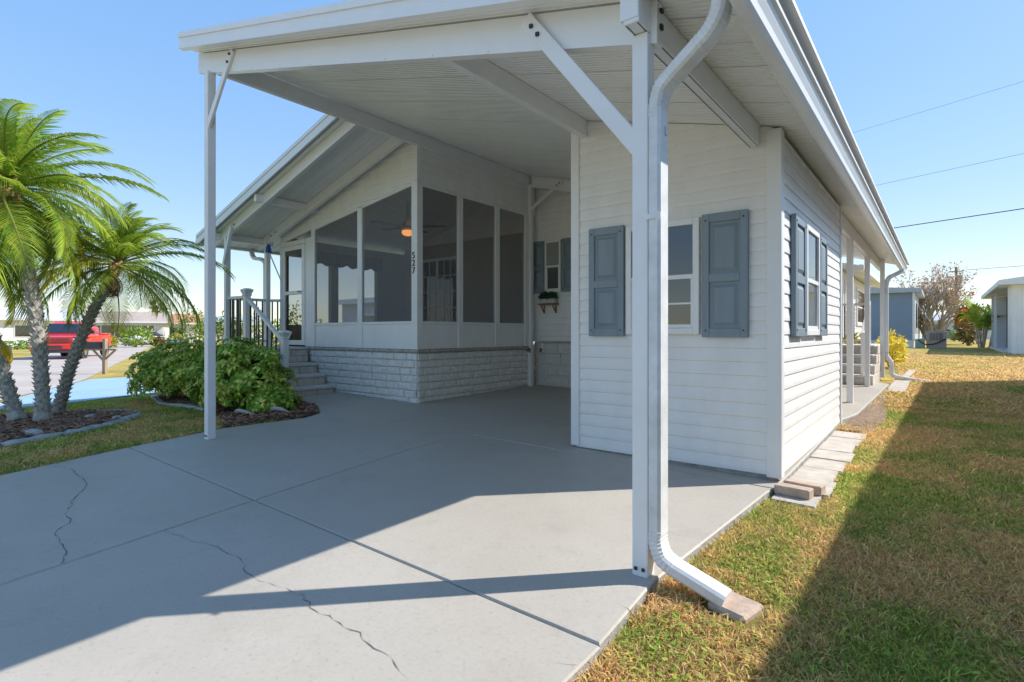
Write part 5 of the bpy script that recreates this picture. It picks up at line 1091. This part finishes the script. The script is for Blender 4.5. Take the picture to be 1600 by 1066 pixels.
for k, (u, d, lab) in enumerate(((1491, 50, "first pale potted spiky plant far behind the air conditioner"), (1505, 48, "dark pot plant far behind the croton"))):
    x, y = at_uv(u, d); bush("potted_plant", (x, y, G(x, y) + .6), (.5, .5, .45), [(.35, .42, .20), (.2, .28, .1)], lab, 40 + k, 200, .16, cat="plant")

# utility pole and wires
x, y = at_uv(1494, 60); up = thing("utility_pole", (x, y, G(x, y)), "brown timber utility pole behind the leafless tree", "utility pole")
mk("pole", *tube_vf([(x, y, -.2), (x, y, 8.4)], [.17, .12], 8), "pole_wood", up); bar("cross_arm", (x - .6, y, 7.9), (x + .6, y, 7.9), .1, .1, "pole_wood", up); mk("transformer", *tube_vf([(x + .3, y - .3, 6.6), (x + .3, y - .3, 7.4)], .22, 10), "ac_metal", up)
D = Vector((-1.08, .42, 0)).normalized()
def wire(u, v_, d, r_, lab, a=-40, b_=130):
    x, y = at_uv(u, d); p = Vector((x, y, 1.1 + (520.66 - v_) * d / 850.346)); pts = [p + D * t for t in np.linspace(a, b_, 24)]
    tag(mk("power_line", *tube_vf([(q_.x, q_.y, q_.z) for q_ in pts], r_, 4), "cable"), lab, "power line", "overhead wires")
wire(1600, 127, 20, .005, "highest thin overhead wire above the roof gutter"); wire(1600, 240, 20, .006, "second thin overhead wire crossing the blue sky"); wire(1600, 326, 30, .026, "thick dark overhead cable ending at the roof gutter in view")
tag(mk("power_line", *tube_vf([(x + .5, y, 8.0), (x + 12, y - 6, 7.7), (x + 26, y - 14, 8.0)], .02, 4), "cable"), "faint overhead wire running from the timber utility pole", "power line", "overhead wires")

# planting across the street
cols = [(.10, .20, .03), (.22, .30, .05), (.06, .13, .03)]
for k, (u, d, rx, rz, cz, cs, lab) in enumerate(((212, 50, 1.5, 1.0, 1.0, [(.30, .38, .05), (.16, .26, .04)], "bright yellow green bush before the tan roofed house"), (165, 46, .9, .7, .6, [(.45, .38, .05), (.3, .3, .06)], "low golden bush right of the red pickup"),
        (275, 58, .8, .7, .6, [(.45, .40, .05), (.3, .34, .06)], "round golden bush near the white mailbox"), (301, 62, 2.0, 2.1, 2.0, cols, "tall green tree-like bush behind the far street end"), (322, 55, 1.3, 1.6, 1.6, [(.34, .38, .05), (.16, .26, .04)], "yellow green tall bush seen just right of the left carport post"), (15, 44, 3.2, .35, .3, cols, "low clipped hedge in front of the long white house"),
        (430, 34, 1.6, 1.1, 1.0, cols, "green bush seen through the entry railing balusters"), (247, 52, .6, .5, .5, [(.3, .22, .08)], "small brown bush by the white car"), (352, 46, 1.3, 1.5, 1.5, cols, "green bush left of the entry railing"), (395, 60, 2.6, 2.0, 1.8, [(.32, .34, .06), (.14, .22, .05)], "wide yellowish shrub far behind the entry railing"), (468, 48, 2.0, 2.0, 1.8, cols, "dense green shrub seen through the glass screen door"))):
    x, y = at_uv(u, d); bush("garden_bush", (x, y, G(x, y) + cz), (rx, rx, rz), cs, lab, 60 + k, 700, .16 if d > 40 else .12)
def far_pine(u, d, h_, label, seed):
    x, y = at_uv(u, d); z = G(x, y); t = thing("pine_tree", (x, y, z), label, "tree"); mk("trunk", *tube_vf([(x, y, z - .1), (x, y, z + h_)], [.18, .05], 6), "bark", t)
    for k in range(6): leaf_ball("branch_tier", (x + .3 * math.cos(k * 2.2), y + .3 * math.sin(k * 2.2), z + h_ * (.35 + .12 * k)), (1.5 - .2 * k, 1.5 - .2 * k, .45), 160, .2, [(.04, .09, .03), (.07, .13, .04)], t, seed=seed + k)
far_pine(241, 105, 7.5, "left of two small dark pines above the orange roof", 80); far_pine(255, 112, 7.6, "right of two small dark pines above the orange roof", 90)

# ------------------------------------------------------------------ grass
def vnoise(x, y, s, seed):
    r = np.random.default_rng(seed); g = r.random((64, 64)); X = (x * s) % 64; Y = (y * s) % 64; i = X.astype(int); j_ = Y.astype(int); fx = X - i; fy = Y - j_; fx = fx * fx * (3 - 2 * fx); fy = fy * fy * (3 - 2 * fy)
    i1, j1 = (i + 1) % 64, (j_ + 1) % 64; i %= 64; j_ %= 64
    return (g[i, j_] * (1 - fx) + g[i1, j_] * fx) * (1 - fy) + (g[i, j1] * (1 - fx) + g[i1, j1] * fx) * fy
slab_polys = [[(-.92, -2), (-.945, 1.7), (-.99, 2.3), (-.96, 2.9), (-.905, 3.9), (-.60, 3.88), (-.60, 6.75), (-.9, 6.9), (-.80, 7.9), (-.72, 11.9), (-.95, 14), (-5, 14), (-5, -2)],
              [(-5.1, -2), (-5.46, .82), (-5.75, 1.73), (-5.97, 2.6), (-5.85, 3.5), (-6, 5), (-4, 5), (-4, -2)]]
sb = [[(-.79, 2.23), (-.55, 2.23), (-.55, 2.48), (-.79, 2.48)], [(-.7, 10.9), (-.44, 10.95), (-.44, 13), (-.7, 12.95)]]
def in_poly_v(poly, x, y):
    c_ = np.zeros(len(x), bool); n = len(poly)
    for i in range(n):
        (x1, y1), (x2, y2) = poly[i], poly[(i + 1) % n]
        if y1 == y2: continue
        c_ ^= ((y1 > y) != (y2 > y)) & (x < (x2 - x1) * (y - y1) / (y2 - y1) + x1)
    return c_
def gz_v(x, y): 
    g = -.018 * (np.clip(x, -5.8, -.95) + 1.106) + .02 * (np.clip(y, -20, 13) - 2.295) + .006 * np.clip(y - 13, 0, 30)
    t = np.clip(-5.8 - x, 0, 12.5); k = np.clip((-x - 8) / 10, 0, 1); L_ = (g - .012 - .02 * t) * (1 - k) - .2 * k
    return np.where(x < -5.8, L_, np.where(x < -5.3, g - .012 - .038 * (x + 5.8) / .5, g - .05))
def grass(name, rect, n, hgt, wid, label, seed, dry, excl=(), thin=None, far=False):
    r = np.random.default_rng(seed); x = r.uniform(rect[0], rect[1], n); y = r.uniform(rect[2], rect[3], n); 
    if far: y = rect[2] + (rect[3] - rect[2]) * r.random(n) ** 1.6
    keep = np.ones(n, bool)
    for p in excl: keep &= ~in_poly_v(p, x, y)
    if thin is not None: keep &= ~(in_poly_v(thin, x, y) & (r.random(n) > .22))
    m1 = vnoise(x, y, .9, 1); m2 = vnoise(x, y, 3.1, 2); m3 = vnoise(x, y, 11., 3); pat = .45 * m1 + .33 * m2 + .22 * m3
    keep &= r.random(n) < (.45 + .8 * pat); x, y, pat = x[keep], y[keep], pat[keep]; n = len(x)
    z = gz_v(x, y); a = r.uniform(0, 2 * np.pi, n); b_ = r.uniform(0, 2 * np.pi, n); h_ = hgt * (.45 + .9 * r.random(n)) * (.7 + .6 * pat); h_ = h_ * np.where(r.random(n) < .025, 1.8, 1) * np.where((x < -.84) & (x > -1.1), 1.25, 1); lean = h_ * (.5 + 1.5 * r.random(n))
    w_ = wid * (.6 + .8 * r.random(n)); ca, sa = np.cos(a) * w_, np.sin(a) * w_; dx, dy = np.cos(b_) * lean, np.sin(b_) * lean
    V = np.stack([np.stack([x - ca, y - sa, z - .004], 1), np.stack([x + ca, y + sa, z - .004], 1), np.stack([x + dx * .45 + ca * .8, y + dy * .45 + sa * .8, z + h_ * .7], 1), np.stack([x + dx * .45 - ca * .8, y + dy * .45 - sa * .8, z + h_ * .7], 1), np.stack([x + dx, y + dy, z + h_ * .85], 1)], 1).reshape(-1, 3)
    me = bpy.data.meshes.new(name); me.vertices.add(5 * n); me.vertices.foreach_set("co", V.astype(np.float32).ravel()); idx = np.arange(n)[:, None] * 5
    loops = np.concatenate([idx + np.array([[0, 1, 2, 3]]), idx + np.array([[3, 2, 4]])], 1).ravel(); me.loops.add(7 * n); me.loops.foreach_set("vertex_index", loops.astype(np.int32)); me.polygons.add(2 * n)
    st_ = np.stack([np.arange(n) * 7, np.arange(n) * 7 + 4], 1).ravel(); me.polygons.foreach_set("loop_start", st_.astype(np.int32)); me.update(calc_edges=True); me.validate(); me.materials.append(MATS["grass_blade"])
    g = np.array([.24, .34, .06]); g2 = np.array([.46, .54, .10]); yl = np.array([.84, .64, .24]); br = np.array([.72, .45, .23])
    k = np.clip((pat - .36 + dry + .28 * (r.random(n) - .5)) * 4.2, 0, 1)[:, None]; gg = np.where(r.random((n, 1)) < .5, g, g2); dd = np.where(r.random((n, 1)) < .5, yl, br)
    C = (gg * (1 - k) + dd * k) * (.65 + .7 * r.random((n, 1))); C = np.concatenate([C, np.ones((n, 1))], 1); at = me.color_attributes.new("tint", 'FLOAT_COLOR', 'POINT'); at.data.foreach_set("color", np.repeat(C, 5, 0).astype(np.float32).ravel())
    return tag(link(name, me, None, (0, 0, 0)), label, kind="stuff")
slab_polys.append([(-5.7, 3.3), (-6.2, 3.9), (-7.2, 4.2), (-9.4, 3.9), (-9.4, 5.2), (-5.5, 5.2)])
ex = slab_polys + sb
grass("grass", (-1.0, 1.6, 1.0, 4.2), 130000, .026, .0030, "short dry turf blades beside the driveway edge", 1, .0, ex)
grass("grass", (-.95, 1.7, 4.2, 9.0), 95000, .028, .0042, "short dry turf along the storage wall", 2, .0, ex, dirt)
grass("grass", (-1.0, 3.2, 9.0, 30.0), 110000, .036, .011, "yellowing turf of the back lawn", 3, .16, ex + [[(-3, 11), (-.72, 11), (-.72, 16.5), (-3, 16.5)]], dirt, far=True)
grass("grass", (-11.5, -5.3, -.3, 4.4), 140000, .038, .005, "shaded green turf round the palm bed", 4, -.10, slab_polys + [bedA, bedB])

# broadleaf weeds in the turf by the driveway, soil crumbs and a few fallen leaves
def weeds(name, cx, cy, sx, sy, n, size, seed, label, cols, zoff=.02):
    r = np.random.default_rng(seed); V = []; F = []; C = []
    for _ in range(n):
        x, y = cx + r.normal() * sx, cy + r.normal() * sy
        if x < -.93 or (-.80 < x < -.54 and 2.2 < y < 2.5): continue
        z = G(x, y) + zoff * r.uniform(.6, 1.6); a = r.uniform(0, 6.28); L_ = size * r.uniform(.6, 1.3); d = np.array([math.cos(a), math.sin(a), r.uniform(-.3, .5)]); s_ = np.array([-math.sin(a), math.cos(a), r.uniform(-.3, .3)]); q_ = np.array([x, y, z]); n0 = len(V)
        V += [q_ - d * L_, q_ - d * L_ * .3 + s_ * L_ * .55, q_ + d * L_ * .6 + s_ * L_ * .45, q_ + d * L_, q_ + d * L_ * .6 - s_ * L_ * .45, q_ - d * L_ * .3 - s_ * L_ * .55]; F.append(tuple(range(n0, n0 + 6))); c_ = np.array(cols[r.integers(len(cols))]) * r.uniform(.7, 1.25); C += [(*c_, 1)] * 6
    o = mk(name, V, F, "grass_blade"); paint_attr(o, C); tag(o, label, kind="stuff")
wc = [(.30, .42, .07), (.40, .50, .09), (.22, .34, .05)]
weeds("broadleaf_weeds", -.78, 1.95, .09, .22, 420, .011, 1, "small round leaved weeds beside the driveway corner", wc)
weeds("broadleaf_weeds", -.62, 2.9, .12, .35, 380, .010, 2, "small weeds in the turf above the splash block", wc)
weeds("broadleaf_weeds", .15, 3.2, .35, .7, 500, .012, 3, "small weeds in the shaded turf", wc)
weeds("soil_crumbs", -.70, 7.9, .09, .7, 700, .012, 4, "dry litter on the bare soil strip", [(.30, .19, .11), (.42, .30, .2), (.2, .12, .07)], .014)
